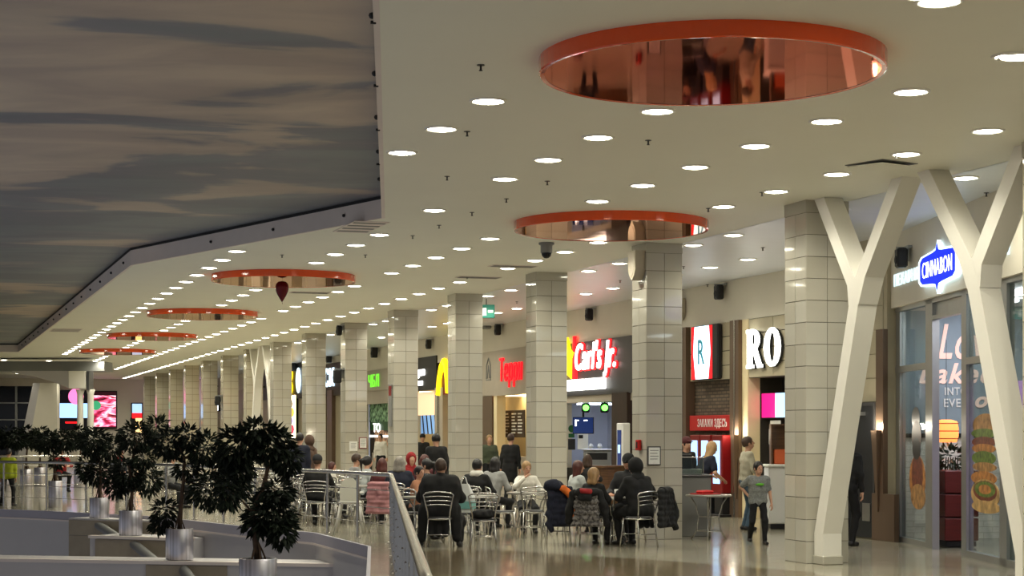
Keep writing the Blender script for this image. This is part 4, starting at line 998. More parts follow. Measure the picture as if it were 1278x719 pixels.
for px in (98, 111): MB().lathe([(.16, 0), (.13, H_(505, d)), (.13, H_(492, d)), (.19, H_(486, d))], 16).build('column', M_ywhite, t, True).location = ((px-96)*sx, .3, 0)
t = thing('arched_brace', 'white arched brace sweeping down to the boxed head', 'brace', CP(50, 76), -TH)
arc = []
for i in range(11):
    a = i/10.0; arc.append(((-35+72*a)*76/F, H_(466+19*a**1.6, 76)))
MB().face(arc + [(37*76/F, H_(463, 76)), (-35*76/F, H_(463, 76))], 0, .3).build('brace_plate', M_greywall, t)
def ye(px, py):
    r = ray(px, py); tt = (YE-.16)/r.y; return r.x*tt, CH+r.z*tt
def screen(px0, px1, py0, py1, label, fill):
    xa, z1 = ye(px0, py0); xb, z0 = ye(px1, py1)
    t = thing('video_screen', label, 'screen', ((xa+xb)/2, YE-.16, 0), 0)
    w = (xb-xa)/2
    MB().cbox(-w-.06, w+.06, 0, .15, z0-.06, z1+.06, .02).build('housing', M_black, t)
    fill(t, w, z0, z1)
def burger(t, w, z0, z1):
    MB().box(-w, w, -.01, 0, z0, z1).build('display', emis('burger_back', (50, 12, 24), .5), t)
    m = bpy.data.materials.new('burger_picture'); m.use_nodes = True; nt = m.node_tree; bs = nt.nodes['Principled BSDF']
    tc = nt.nodes.new('ShaderNodeTexCoord'); mp = nt.nodes.new('ShaderNodeMapping'); mp.inputs['Scale'].default_value = (.55, 1, 2.1); n = nt.nodes.new('ShaderNodeTexNoise'); n.inputs['Scale'].default_value = 1.5; n.inputs['Detail'].default_value = 3; n.inputs['Distortion'].default_value = .8
    r = nt.nodes.new('ShaderNodeValToRGB'); cs = [(.30, (40, 8, 18)), (.42, (190, 24, 70)), (.49, (245, 130, 170)), (.55, (250, 220, 235)), (.60, (200, 40, 70)), (.70, (70, 14, 30))]
    r.color_ramp.elements[0].position = cs[0][0]; r.color_ramp.elements[0].color = srgb(*cs[0][1]); r.color_ramp.elements[1].position = cs[-1][0]; r.color_ramp.elements[1].color = srgb(*cs[-1][1])
    for p_, c_ in cs[1:-1]: r.color_ramp.elements.new(p_).color = srgb(*c_)
    nt.links.new(tc.outputs['Object'], mp.inputs[0]); nt.links.new(mp.outputs[0], n.inputs['Vector']); nt.links.new(n.outputs['Fac'], r.inputs[0]); nt.links.new(r.outputs[0], bs.inputs['Emission Color']); bs.inputs['Emission Strength'].default_value = 1.3; bs.inputs['Base Color'].default_value = (0, 0, 0, 1)
    MB().box(-w*.97, w*.97, -.02, -.01, z0+(z1-z0)*.03, z0+(z1-z0)*.9).build('picture', m, t)
    MB().ball((-w*.75, -.03, z0+(z1-z0)*.62), (.3, .02, .28), 10, 6).build('picture', emis('burger_leaf', (60, 160, 110), .9), t)
def menu(t, w, z0, z1):
    MB().box(-w, w, -.01, 0, z0, z1).build('display', emis('menu_back', (14, 10, 22), .3), t)
    MB().box(-w*.9, w*.95, -.02, -.01, z0+(z1-z0)*.3, z0+(z1-z0)*.68).build('picture', emis('menu_sky', (150, 190, 245), 1.6), t)
    MB().ball((w*.2, -.02, z0+(z1-z0)*.86), (.45, .02, .48), 12, 8).build('picture', emis('menu_pink', (245, 120, 180), 1.4), t)
    MB().box(-w*.5, w*.6, -.02, -.01, z0+(z1-z0)*.16, z0+(z1-z0)*.2).build('picture', E_red, t)
screen(116, 145, 489, 534, 'large bright screen showing a pink burger picture', burger)
screen(72, 110, 488, 536, 'large dark screen with pale blue picture behind the slim columns', menu)
def drinks(t, w, z0, z1):
    H3 = z1-z0
    MB().box(-w, w, -.02, 0, z0+.68*H3, z1).build('picture', E_scr, t); MB().box(-w, w, -.02, 0, z0+.5*H3, z0+.68*H3).build('picture', E_red, t); MB().box(-w*.3, w, -.02, 0, z0, z0+.5*H3).build('picture', mat('drink_glow', (255, 210, 140), .5, emit=1.5), t)
screen(165, 177, 504, 540, 'narrow lit screen of drinks beside the farthest columns', drinks)
# leaning white pylon and dark glazing
t = thing('leaning_pylon', 'white leaning wall pylon at the far left', 'pylon', CP(60, 96), -TH)
k = 96/F
MB().face([(-29*k, 0), (11*k, 0), (11*k, H_(478, 96)), (-10*k, H_(478, 96))], 0, .6).build('body', M_wall, t); MB().face([(-41*k, 0), (-29*k, 0), (-10*k, H_(478, 96)), (-19*k, H_(478, 96))], .05, .6).build('shaded_side', M_greywall, t)  # shade of the left side put into the colour by greyer paint
gl = far_box('window_2', -260, 46, 99, 0, H_(482, 99), .1, mat('night_glass', (10, 12, 14), .05), 'dark night window at the far left')
for px in (-60, -20, 20): far_box('mullion', px-1.2, px+1.2, 98.9, 0, H_(482, 99), .08, M_grey, None, gl)
for py in (503, 524): far_box('transom', -260, 46, 98.9, H_(py+.8, 99), H_(py-.8, 99), .08, M_grey, None, gl)

# ================================================================== railings
def polyline_len(pts): return sum((pts[i+1]-pts[i]).length for i in range(len(pts)-1))
def along(pts, s):
    for i in range(len(pts)-1):
        L = (pts[i+1]-pts[i]).length
        if s <= L or i == len(pts)-2: return pts[i].lerp(pts[i+1], min(1, s/L))
        s -= L
def railing(pts, step, label, rods=(.28, .55, .84), top=1.10, rr=.034, pr=.024, spot=True):
    o = pts[0]; t = thing('railing', label, 'railing', (o.x, o.y, 0))
    P = [p-o for p in pts]; Z = Vector((0, 0, 1))
    MB().tube([p+Z*top for p in P], rr, 12).build('handrail', M_chrome, t, True)
    for h in rods: MB().tube([p+Z*h for p in P], .007, 6).build('rail_rod', M_chrome, t, True)
    L = polyline_len(P); n = int(L/step); me = MB().lathe([(.055, 0), (.055, .012), (pr, .02), (pr, top-rr)], 10).mesh('post', M_chrome, False); auto_smooth(me)
    kme = MB().tube([(-.03, 0, 0), (.03, 0, 0)], .014, 8).mesh('rod_holder', M_chrome, True)
    for i in range(n+1):
        p = along(P, L*i/n); po = put('post', me, t, p); [put('rod_holder', kme, po, (0, 0, h)) for h in rods]
R1 = [CW(-.26-.0755*(z-6.5), z) for z in np.linspace(6.6, 29.0, 12)]
railing(R1, 1.5, 'chrome railing running from the bottom edge into the food court')
railing([CW(*p) for p in ((-1.97, 29.05), (-3.3, 31.8), (-5.0, 34.4), (-7.5, 38.3), (-10.55, 41.0), (-14.4, 43.7))], 1.45, 'chrome railing along the atrium edge behind the planters')
railing([CW(-12.25, 52.2), CW(-15.5, 51.6), CW(-20, 51)], 1.6, 'distant chrome railing behind the child in yellow')

# ================================================================== planters with ficus trees
M_bark = mat('bark', (74, 56, 42), .8, noise=.3, nscale=14); M_soil = mat('soil', (34, 28, 24), .9, noise=.3, nscale=20)
M_fic = [mat('ficus_leaf_a', (19, 26, 18), .65, noise=.3, nscale=5, spec=.2), mat('ficus_leaf_b', (25, 33, 23), .62, noise=.3, nscale=5, spec=.2)]
M_pot = mat('streak_reflection_steel', (200, 198, 206), .32, .9, noise=.4, nscale=9, stretch=(2, 2, .02))  # vertical streak reflections put into the colour noise, no ribs modelled
def leaf_meshes(L):
    out = []
    for m in M_fic:
        mb = MB(); w = L*.2
        mb.add([(0,0,0),(w*.8,L*.3,-.01*L),(w,L*.5,-.02*L),(0,L,-.12*L),(-w,L*.5,-.02*L),(-w*.8,L*.3,-.01*L),(0,L*.45,.07*L)], [(0,1,6),(1,2,6),(2,3,6),(3,4,6),(4,5,6),(5,0,6)])
        out.append(mb.mesh('leaf', m))
    return out
def ficus(px, d, base, dia, ph, trunk, clusters, label, plabel, leaf=.13, single=0, dens=1.0, seed=1, pbase=True):
    rn = random.Random(seed); c = CP(px, d, base); k = d/F
    t = thing('planter_pot', plabel, 'planter', c, -TH, 'steel planter pots')
    n = 40; r = dia/2
    prof = [(r*(1-.012*(0)), 0), (r, 0), (r, ph), (r-.02, ph), (r-.02, ph-.06)]
    o = MB().lathe([(r*.98, 0), (r, .01), (r, ph-.01), (r-.006, ph), (r-.025, ph), (r-.025, ph-.05)], n, cap=False).build('pot', M_pot, t); auto_smooth(o.data)
    MB().lathe([(r-.024, ph-.05), (.01, ph-.045)], n).build('soil', M_soil, t)
    tr = thing('ficus_tree', label, 'tree', (c.x, c.y, base+ph-.05), -TH, 'potted ficus trees')
    Q = lambda qx, qy, dy=0.0: ((qx-px)*k, dy, CH+(CYP-qy)*k-(base+ph-.05))
    pts = [Q(*q) for q in trunk]; pts[0] = (pts[0][0], 0, 0)
    m = MB(); L = len(pts); m.tube(pts, [.045*(1-.55*i/(L-1)) for i in range(L)], 7); m.build('trunk', M_bark, tr, True)
    rm = MB()
    for q in range(5):
        a = q*1.3; h0 = .22+.05*(q % 3)
        rm.tube([(.11*math.cos(a), .11*math.sin(a), 0), (.06*math.cos(a), .06*math.sin(a), h0*.6), (pts[1][0]*.5, 0, h0+.08)], .012, 5)
    rm.build('aerial_roots', M_bark, tr)
    lm = leaf_meshes(leaf) if single else None; cnt = 0
    for i, (qx, qy, rx, rz) in enumerate(clusters):
        cc = Q(qx, qy, rn.uniform(-.08, .08)); rx *= k; rz *= k
        j = min(range(L), key=lambda q: (pts[q][0]-cc[0])**2+(pts[q][2]-cc[2])**2)
        MB().tube([pts[j], tuple(.5*(pts[j][a]+cc[a])+(.03 if a == 2 else 0) for a in range(3)), cc], [.018, .012, .006], 5).build('branch', M_bark, tr)
        rx *= .88; rz *= .88; nl = int(dens*430*(rx*rz/(.09))) + 30
        mb = leaf_cloud(MB(), cc, (rx, max(rx*.8, .12), rz), nl, leaf, rn, .55)
        o = mb.build('foliage', M_fic[i % 2], tr); o['kind'] = 'stuff'
        ns = int(single/len(clusters)) if single else 0
        for _ in range(ns):
            dv = Vector((rn.gauss(0, 1), rn.gauss(0, 1)-.5, rn.gauss(0, 1))).normalized()
            p = Vector(cc)+Vector((dv.x*rx, dv.y*rx*.8, dv.z*rz))
            a = (dv+Vector((rn.uniform(-.4, .4), rn.uniform(-.4, .4), -.55))).normalized()
            o = put('leaf', lm[rn.randint(0, 1)], tr, p); o.rotation_euler = a.to_track_quat('Y', 'Z').to_euler()
ficus(322, 22.6, -.36, .48, .56, [(322, 695), (318, 665), (315, 640), (330, 605), (334, 585), (324, 560)],
      [(300, 556, 30, 26), (340, 555, 28, 24), (322, 540, 30, 14), (300, 580, 16, 22), (358, 572, 16, 22), (338, 640, 32, 24), (322, 652, 22, 16), (352, 660, 18, 22), (345, 615, 22, 16), (285, 610, 14, 26)],
      'largest ficus with two leaf masses in the nearest steel pot', 'nearest and largest steel pot at the bottom edge', .135, 200, 1.0, 3)
ficus(224, 31.3, -.43, .48, .54, [(224, 660), (226, 630), (229, 600), (230, 572), (222, 552)],
      [(212, 553, 22, 20), (258, 560, 24, 22), (236, 545, 20, 14), (262, 612, 30, 26), (204, 640, 16, 18), (295, 600, 20, 24), (285, 575, 16, 18), (196, 655, 8, 10), (232, 585, 16, 12)],
      'ficus with bare lower trunk in the second steel pot', 'second steel pot, on the long white beam', .14, 0, .8, 4)
ficus(163, 36.3, -.29, .47, .50, [(163, 640), (165, 615), (162, 585), (170, 555)],
      [(170, 545, 26, 20), (195, 535, 18, 14), (160, 592, 22, 22), (184, 600, 20, 20), (145, 605, 14, 18), (178, 572, 18, 12)],
      'ficus with a low dense crown in the third steel pot', 'third steel pot, on the beam with the sloping tube', .14, 0, .8, 5)
ficus(124, 38.7, -.06, .42, .44, [(124, 622), (126, 600), (124, 575)],
      [(118, 552, 22, 20), (140, 560, 16, 16), (122, 590, 18, 18), (108, 585, 12, 16)],
      'small ficus in the fourth steel pot', 'fourth steel pot, on the farthest terrace beam', .14, 0, .8, 6)
ficus(69, 42.6, 0, .33, .64, [(69, 605), (68, 580), (66, 560)], [(60, 552, 18, 12), (82, 550, 16, 14), (70, 575, 8, 10)],
      'ficus behind the railing post at left', 'slim steel pot on the floor behind the railing post', .15, 0, .8, 7)
for i, (px, d) in enumerate(((33, 57), (50, 60), (8, 55), (100, 58))):
    ficus(px, d, 0, .40, .62, [(px, 590), (px, 570), (px+2, 552)], [(px-8, 550, 15, 9), (px+10, 548, 15, 9), (px, 540, 10, 7)],
          ['bushy ficus in the far plant row above the child in yellow', 'bushy ficus in the far plant row before the dark screen', 'bushy ficus at the left photo edge', 'bushy ficus in the far plant row below the burger screen'][i],
          ['far pale pot seen through the railing at left', 'far pale pot beside the railing post', 'far pot behind the child in yellow', 'far pot below the burger screen'][i], .2, 0, .5, 20+i)

# ================================================================== chairs and tables
M_seat = mat('dark_seat_pad', (30, 28, 28), .5, noise=.1, nscale=20); M_top = mat('table_top', (150, 146, 138), .3, .4, noise=.05, nscale=6)
def make_chair():
    t = thing('cafe_chair', 'x', 'chair')
    r = .0125
    for s in (-1, 1):
        MB().tube([(s*.165, .165, .45), (s*.185, .19, .2), (s*.20, .215, 0)], r, 8).build('leg', M_chrome, t, True)
        MB().tube([(s*.165, -.165, .45), (s*.185, -.20, .2), (s*.20, -.225, 0)], r, 8).build('leg', M_chrome, t, True)
    pts = [(-.165, -.165, .45), (-.175, -.19, .56), (-.205, -.225, .70), (-.235, -.245, .82)]
    top = [(-.20+.4*i/6, -.25-.035*math.sin(math.pi*i/6), .85+.022*math.sin(math.pi*i/6)) for i in range(7)]
    MB().tube(pts+top+[(-p[0], p[1], p[2]) for p in pts[::-1]], r, 8).build('back_frame', M_chrome, t, True)
    for z, w, y in ((.785, .222, -.235), (.72, .208, -.228), (.655, .193, -.215)):
        MB().tube([(-w+2*w*i/6, y-.035*math.sin(math.pi*i/6), z+.018*math.sin(math.pi*i/6)) for i in range(7)], .009, 6).build('back_slat', M_chrome, t, True)
    MB().lathe([(.195, .435), (.205, .45), (.205, .462), (.195, .475), (.02, .48)], 20).build('seat', M_seat, t, True)
    MB().lathe([(.205, .43), (.213, .44), (.213, .452), (.205, .455)], 20, cap=False).build('seat_ring', M_chrome, t, True)
    MB().tube([(-.185, -.2, .2), (0, -.15, .2), (.185, -.2, .2)], .008, 6).build('stretcher', M_chrome, t, True)
    MB().tube([(-.185, .19, .2), (0, .15, .2), (.185, .19, .2)], .008, 6).build('stretcher', M_chrome, t, True)
    return t
def make_table():
    t = thing('round_table', 'x', 'table')
    MB().lathe([(.36, .715), (.385, .72), (.39, .735), (.385, .75), (.36, .752), (.01, .752)], 32).build('table_top', M_top, t)
    for k in range(4):
        a = math.pi/4+k*math.pi/2; c, s = math.cos(a), math.sin(a)
        MB().tube([(.30*c, .30*s, .71), (.22*c, .22*s, .58), (.17*c, .17*s, .38), (.20*c, .20*s, .15), (.29*c, .29*s, 0)], .013, 8).build('leg', M_chrome, t, True)
    MB().tube([(.17*math.cos(2*math.pi*k/16), .17*math.sin(2*math.pi*k/16), .38) for k in range(17)], .008, 6).build('ring', M_chrome, t, True)
    MB().tube([(.205*math.cos(2*math.pi*k/16), .205*math.sin(2*math.pi*k/16), .14) for k in range(17)], .008, 6).build('ring', M_chrome, t, True)
    return t
protoC, protoT = make_chair(), make_table(); usedC = usedT = False
def chair(px, d, hd, label, group='metal cafe chairs'):
    global usedC
    o = copy_tree(protoC) if usedC else protoC; usedC = True
    o.location = CP(px, d); o.rotation_euler = (0, 0, HD(hd)); o['label'] = label; o['group'] = group; return o
def table(px, d, label, group='round cafe tables', rz=0.3):
    global usedT
    o = copy_tree(protoT) if usedT else protoT; usedT = True
    o.location = CP(px, d); o.rotation_euler = (0, 0, rz); o['label'] = label; o['group'] = group; return o
chair(549, 27.95, 3, 'metal chair carrying the large person in the black coat')
chair(603, 27.35, -3, 'empty metal chair with dark seat right of the black coat')
chair(512, 29.6, 25, 'metal chair just behind the near end of the railing')
chair(664, 30.35, -8, 'empty metal chair pushed in before the child in white')
chair(694, 28.85, -10, 'metal chair hung with the navy and orange jacket')
chair(736, 28.2, 12, 'metal chair hung with the grey patterned jacket')
chair(797, 28.0, -38, 'metal chair hung with the long black jacket')
chair(783, 29.5, 185+50, 'metal chair under the man in the dark cap')
chair(655, 32.0, 180, 'metal chair under the child in white')
chair(716, 31.4, 60, 'metal chair under the long-haired girl in grey')
chair(591, 30.9, 20, 'metal chair under the person in black and white')
chair(612, 33.2, 60, 'metal chair under the person in the grey jacket')
chair(627, 30.1, 80, 'metal chair beside the white-topped round table'); chair(574, 29.2, -75, 'metal chair beside the white shopping bag')
chair(479, 31.8, 15, 'metal chair with pink cloth seen through the railing', 'chairs behind the railing')
chair(497, 33.0, 20, 'metal chair under the grey-hooded person', 'chairs behind the railing')
chair(395, 34.2, 0, 'metal chair under the capped person behind the railing', 'chairs behind the railing')
table(660, 31.15, 'round table before the child in white'); table(764, 28.75, 'round table between the patterned jacket and the man in black')
table(884.5, 30.0, 'round metal table with the red tray by the grey counter'); table(590, 29.6, 'round table beyond the empty dark-seated chair')
table(532, 29.15, 'round table in front of the large person in black'); table(705, 32.0, 'round table behind the navy and orange jacket')
rc = random.Random(42)
# tables with chairs farther back behind the railing
spots = [(448, 35.2, 'right of the white high chair'), (415, 36.0, 'in front of the sixth column'), (372, 37.0, 'below the standing navy coat'), (345, 39.5, 'behind the right edge of the largest ficus'), (310, 41.5, 'behind the crown of the largest ficus'), (440, 39, 'before the bending couple'), (268, 43, 'between the two nearest ficuses'),
         (235, 46, 'behind the bare trunk of the second ficus'), (395, 43.5, 'behind the long brown coat'), (300, 48, 'far behind the largest ficus'), (335, 46, 'near the eighth column'), (180, 52, 'far behind the third ficus'), (140, 56, 'far behind the fourth ficus'), (563, 35.4, 'behind the large black coat'), (205, 49, 'far behind the second ficus'), (470, 43, 'by the fifth column'), (250, 52, 'farthest away between the ficuses')]
for i, (px, d, where) in enumerate(spots):
    table(px, d, 'round metal table '+where, 'tables behind the railing', rc.uniform(0, 1))
    n = 4 if d < 48 else 3
    for k in range(n):
        a = 2*math.pi*k/n + rc.uniform(-.35, .35)+.5
        r = .62; X = (px-CXP)/F*d+r*math.sin(a); D = d+r*math.cos(a)
        side = ('far', 'right', 'near', 'left')[int(((a+math.pi/4) % (2*math.pi))//(math.pi/2)) % 4]
        chair(CXP+F*X/D, D, math.degrees(a)+180+rc.uniform(-15, 15), 'metal chair, %s side of the table %s' % (side, where), 'metal chairs behind the railing')
# white child high chair
t = thing('high_chair', 'white plastic child high chair behind the railing', 'high chair', CP(437, 31.9), HD(0))
for sx in (-1, 1):
    for sy in (-1, 1): MB().tube([(sx*.15, sy*.13, .55), (sx*.26, sy*.25, 0)], .022, 8).build('leg', mat('pale_plastic', (200, 198, 190), .4), t, True)
MB().cbox(-.19, .19, -.17, .19, .52, .57, .02).build('seat', mat('pale_plastic', (0,0,0)), t)
MB().face([(-.16, .57), (.16, .57), (.17, .78), (.13, .92), (.06, .98), (-.06, .98), (-.13, .92), (-.17, .78)], -.21, -.17).build('backrest', mat('cream_plastic', (214, 212, 196), .4), t)
for sx in (-1, 1): MB().tube([(sx*.19, -.17, .72), (sx*.22, .1, .72), (sx*.16, .2, .72)], .014, 8).build('arm', mat('pale_plastic', (0,0,0)), t, True)
# grey counter with register, tray on the table
p = CP(869, 31.0); t = thing('service_counter', 'grey service counter behind the second column', 'counter', p, -TH)
MB().cbox(-.45, .23, -.25, .6, 0, 1.02, .01).build('body', M_grey, t); MB().cbox(-.47, .25, -.27, .62, 1.02, 1.06, .008).build('worktop', M_charc, t)
t = thing('cash_register', 'small steel cash register on the grey counter', 'register', p+CW(-.12, .1, 1.06), -TH)
MB().cbox(-.16, .22, -.1, .12, 0, .1, .01).build('base', M_alu, t); MB().cbox(-.2, .05, -.05, .0, .1, .36, .01).build('screen', M_dark, t); MB().box(-.2, .24, -.12, -.1, .02, .28).build('guard', M_glass, t); MB().tube([(.24, -.1, 0), (.24, -.1, .3), (-.2, -.1, .3)], .01).build('frame', M_chrome, t)
t = thing('serving_tray', 'red tray with crumpled paper on the round metal table', 'tray', CP(880.5, 30.0, .752), .4)
MB().cbox(-.22, .22, -.16, .16, 0, .02, .008).build('tray', mat('tray_red', (176, 24, 28), .35), t); MB().cbox(-.15, .12, -.1, .1, .02, .07, .03).build('wrapper', mat('tray_red2', (196, 40, 40), .6), t)
# shopping bag
t = thing('shopping_bag', 'white and teal plastic shopping bag hanging beside the black coat', 'bag', CP(579, 28.9, .50), HD(20))
MB().add([(-.14,-.07,0),(.14,-.07,0),(.14,.07,0),(-.14,.07,0),(-.17,-.08,.24),(.17,-.08,.24),(.17,.08,.24),(-.17,.08,.24),(-.08,-.02,.46),(.08,-.02,.46),(.08,.02,.46),(-.08,.02,.46)],
         [(3,2,1,0),(0,1,5,4),(1,2,6,5),(2,3,7,6),(3,0,4,7),(4,5,9,8),(5,6,10,9),(6,7,11,10),(7,4,8,11),(8,9,10,11)]).build('bag_body', mat('bag_white', (205, 208, 205), .4), t)
MB().box(-.172, .172, -.086, .086, .06, .18).build('teal_band', mat('bag_teal', (120, 176, 170), .5), t)
for s in (-1, 1): MB().tube([(s*.06, 0, .45), (s*.03, 0, .56), (0, 0, .58)], .01, 6).build('handle', mat('bag_white', (0,0,0)), t)
# things on the tables
for k, (px, d, kind, lab) in enumerate(((752, 28.7, 'paper_cup', 'small paper cup on the table by the child'), (770, 28.8, 'paper_cup', 'small paper cup near the man in black'), (672, 31.0, 'glass_cup', 'clear plastic cup on the table of the child in white'), (692, 31.9, 'glass_cup', 'clear plastic cup on the table behind the navy jacket'), (735, 41.2, 'paper_cup', 'tall paper cup on the walnut bar'))):
    t = thing(kind, lab, 'cup', CP(px, d, .752 if d < 40 else 1.03), 0)
    MB().lathe([(.03, 0), (.042, .11), (.038, .11), (.028, .006)], 14).build('cup', M_paper if kind == 'paper_cup' else mat('clear_plastic', (206, 210, 205), .2), t, True); MB().lathe([(.044, .105), (.044, .12), (.02, .125)], 14).build('lid', M_white, t)

# ================================================================== people: smooth distance fields turned into one surface
A3 = lambda *p: np.array(p, dtype=np.float32)
def s_cap(P, a, b, ra, rb):
    pa = P-a; ba = b-a; dd = float(ba.dot(ba))+1e-9
    h = np.clip((pa@ba)/dd, 0, 1); q = pa-h[..., None]*ba
    return np.sqrt((q*q).sum(-1))-(ra+(rb-ra)*h)
def s_ell(P, c, r, R=None):
    q = P-c
    if R is not None: q = q@R
    q = q/r; k0 = np.sqrt((q*q).sum(-1)); k1 = np.sqrt(((q/r)**2).sum(-1))+1e-9
    return k0*(k0-1)/k1
def smin(a, b, k):
    h = np.clip(.5+.5*(b-a)/k, 0, 1); return b*(1-h)+a*h-k*h*(1-h)
def surf_nets(fn, lo, hi, h):
    lo = np.array(lo, dtype=np.float32)-2*h; n = np.ceil((np.array(hi)+2*h-lo)/h).astype(int)+1
    ax = [lo[i]+h*np.arange(n[i], dtype=np.float32) for i in range(3)]
    P = np.stack(np.meshgrid(*ax, indexing='ij'), -1); D = fn(P)
    ins = D < 0; c = [n[i]-1 for i in range(3)]
    cnt = np.zeros(c, dtype=np.int8); acc = np.zeros(c+[3], dtype=np.float32); num = np.zeros(c, dtype=np.float32)
    sl = lambda o: tuple(slice(o[i], o[i]+c[i]) for i in range(3))
    for o in np.ndindex(2, 2, 2): cnt += ins[sl(o)]
    for a in range(3):
        o_ = [k for k in range(3) if k != a]
        for b in np.ndindex(2, 2):
            o0 = [0, 0, 0]; o0[o_[0]] = b[0]; o0[o_[1]] = b[1]; o1 = list(o0); o1[a] = 1
            d0, d1 = D[sl(o0)], D[sl(o1)]; m = (d0 < 0) != (d1 < 0); t = np.where(m, d0/(d0-d1+1e-12), 0)
            for k in range(3): acc[..., k] += m*((o0[k]) if k != a else t)
            num += m
    act = (cnt > 0) & (cnt < 8); idx = -np.ones(c, dtype=np.int64); ii = np.argwhere(act); idx[act] = np.arange(len(ii))
    V = lo+h*(ii+acc[act]/num[act][:, None])
    Fs = []
    for a in range(3):
        u, w = (a+1) % 3, (a+2) % 3
        s0 = [slice(0, c[0]), slice(0, c[1]), slice(0, c[2])]; s1 = list(s0); s1[a] = slice(1, c[a]+1)
        s0 = list(s0); s0[u] = slice(1, c[u]); s0[w] = slice(1, c[w]); s1[u] = slice(1, c[u]); s1[w] = slice(1, c[w])
        i0, i1 = ins[tuple(s0)], ins[tuple(s1)]; E = np.argwhere(i0 != i1)
        if not len(E): continue
        fl = i0[tuple(E.T)]; E[:, u] += 1; E[:, w] += 1
        def cell(du, dw):
            q = E.copy(); q[:, u] -= du; q[:, w] -= dw; return idx[tuple(q.T)]
        Q = np.stack([cell(1, 1), cell(0, 1), cell(0, 0), cell(1, 0)], 1); Q[~fl] = Q[~fl][:, ::-1]
        Fs.append(Q)
    return V, np.concatenate(Fs)
def prim_field(prims, k, cut=None):
    def fn(P):
        d = None
        for p in prims:
            e = s_cap(P, *p[1:]) if p[0] == 'c' else s_ell(P, *p[1:])
            d = e if d is None else smin(d, e, k)
        if cut is not None:
            for p in cut: d = np.maximum(d, -(s_cap(P, *p[1:]) if p[0] == 'c' else s_ell(P, *p[1:])))
        return d
    return fn
def prim_mesh(prims, h, k=.03, cut=None):
    lo = np.full(3, 9e9); hi = -lo
    for p in prims:
        if p[0] == 'c': q = [p[1]-p[3], p[1]+p[3], p[2]-p[4], p[2]+p[4]]
        else: r = float(np.max(p[2])); q = [p[1]-r, p[1]+r]
        for v in q: lo = np.minimum(lo, v); hi = np.maximum(hi, v)
    return surf_nets(prim_field(prims, k, cut), lo, hi, h)
def folds(V, amp):                       # soft cloth folds
    ph = np.array([[31, 7, 13], [-17, 29, 19], [11, -23, 37], [47, 31, -9]], dtype=np.float32)
    out = V.copy(); c0 = V.mean(0)
    f_ = sum(np.sin(V@p_+i*1.7) for i, p_ in enumerate(ph))
    ax = np.stack([V[:, 0]-c0[0], V[:, 1]-c0[1], np.zeros(len(V))], 1); ax /= (np.linalg.norm(ax, axis=1)[:, None]+1e-6)
    return out+ax*(amp*f_*.5)[:, None]
def np_obj(name, V, Fc, m, parent, fold=0.0):
    if fold: V = folds(V, fold)
    me = bpy.data.meshes.new(name); me.from_pydata(V.tolist(), [], Fc.tolist()); me.update(); me.materials.append(m)
    me.polygons.foreach_set('use_smooth', [True]*len(me.polygons))
    return put(name, me, parent)
def rotz(a): c, s = math.cos(a), math.sin(a); return np.array([[c, -s, 0], [s, c, 0], [0, 0, 1]], dtype=np.float32)
def rotx(a): c, s = math.cos(a), math.sin(a); return np.array([[1, 0, 0], [0, c, -s], [0, s, c]], dtype=np.float32)
def ik(a, b, l1, l2, pole):
    d = b-a; L = float(np.linalg.norm(d)); L2 = min(L, .995*(l1+l2)); n = d/max(L, 1e-6); b = a+n*L2
    x = (l1*l1-l2*l2+L2*L2)/(2*L2); hh = math.sqrt(max(0, l1*l1-x*x)); p = pole-n*float(pole.dot(n)); p = p/(np.linalg.norm(p)+1e-6)
    return a+n*x+p*hh, b
def make_hand():
    pr = [('e', A3(0, .045, 0), A3(.040, .052, .017)), ('c', A3(0, -.03, 0), A3(0, .03, 0), .024, .026)]
    for x, L in ((-.028, .058), (-.009, .072), (.011, .078), (.030, .070)):
        b = A3(x, .085, 0); m_ = b+A3(x*.15, L*.5, -.008); e = m_+A3(0, L*.38, -.026)
        pr += [('c', b, m_, .0095, .0088), ('c', m_, e, .0088, .0072)]
    b = A3(.034, .02, -.004); m_ = b+A3(.028, .03, -.010); e = m_+A3(.006, .034, -.010)
    pr += [('c', b, m_, .013, .0105), ('c', m_, e, .0105, .008)]
    return prim_mesh(pr, .0062, .006)
HANDV, HANDF = make_hand()
SKIN = mat('skin', (196, 150, 124), .5, noise=.05, nscale=18); SKIN2 = mat('skin_tan', (176, 128, 100), .5, noise=.05, nscale=18)
M_eye = mat('eye_dark', (28, 22, 20), .3); M_lip = mat('lip', (150, 84, 76), .5); M_shoe = mat('dark_shoe', (26, 24, 24), .5)
def cloth(name, rgb, noise=.12, bump=.35): return mat('cloth_'+name, rgb, .85, noise=noise, nscale=14, bump=bump)
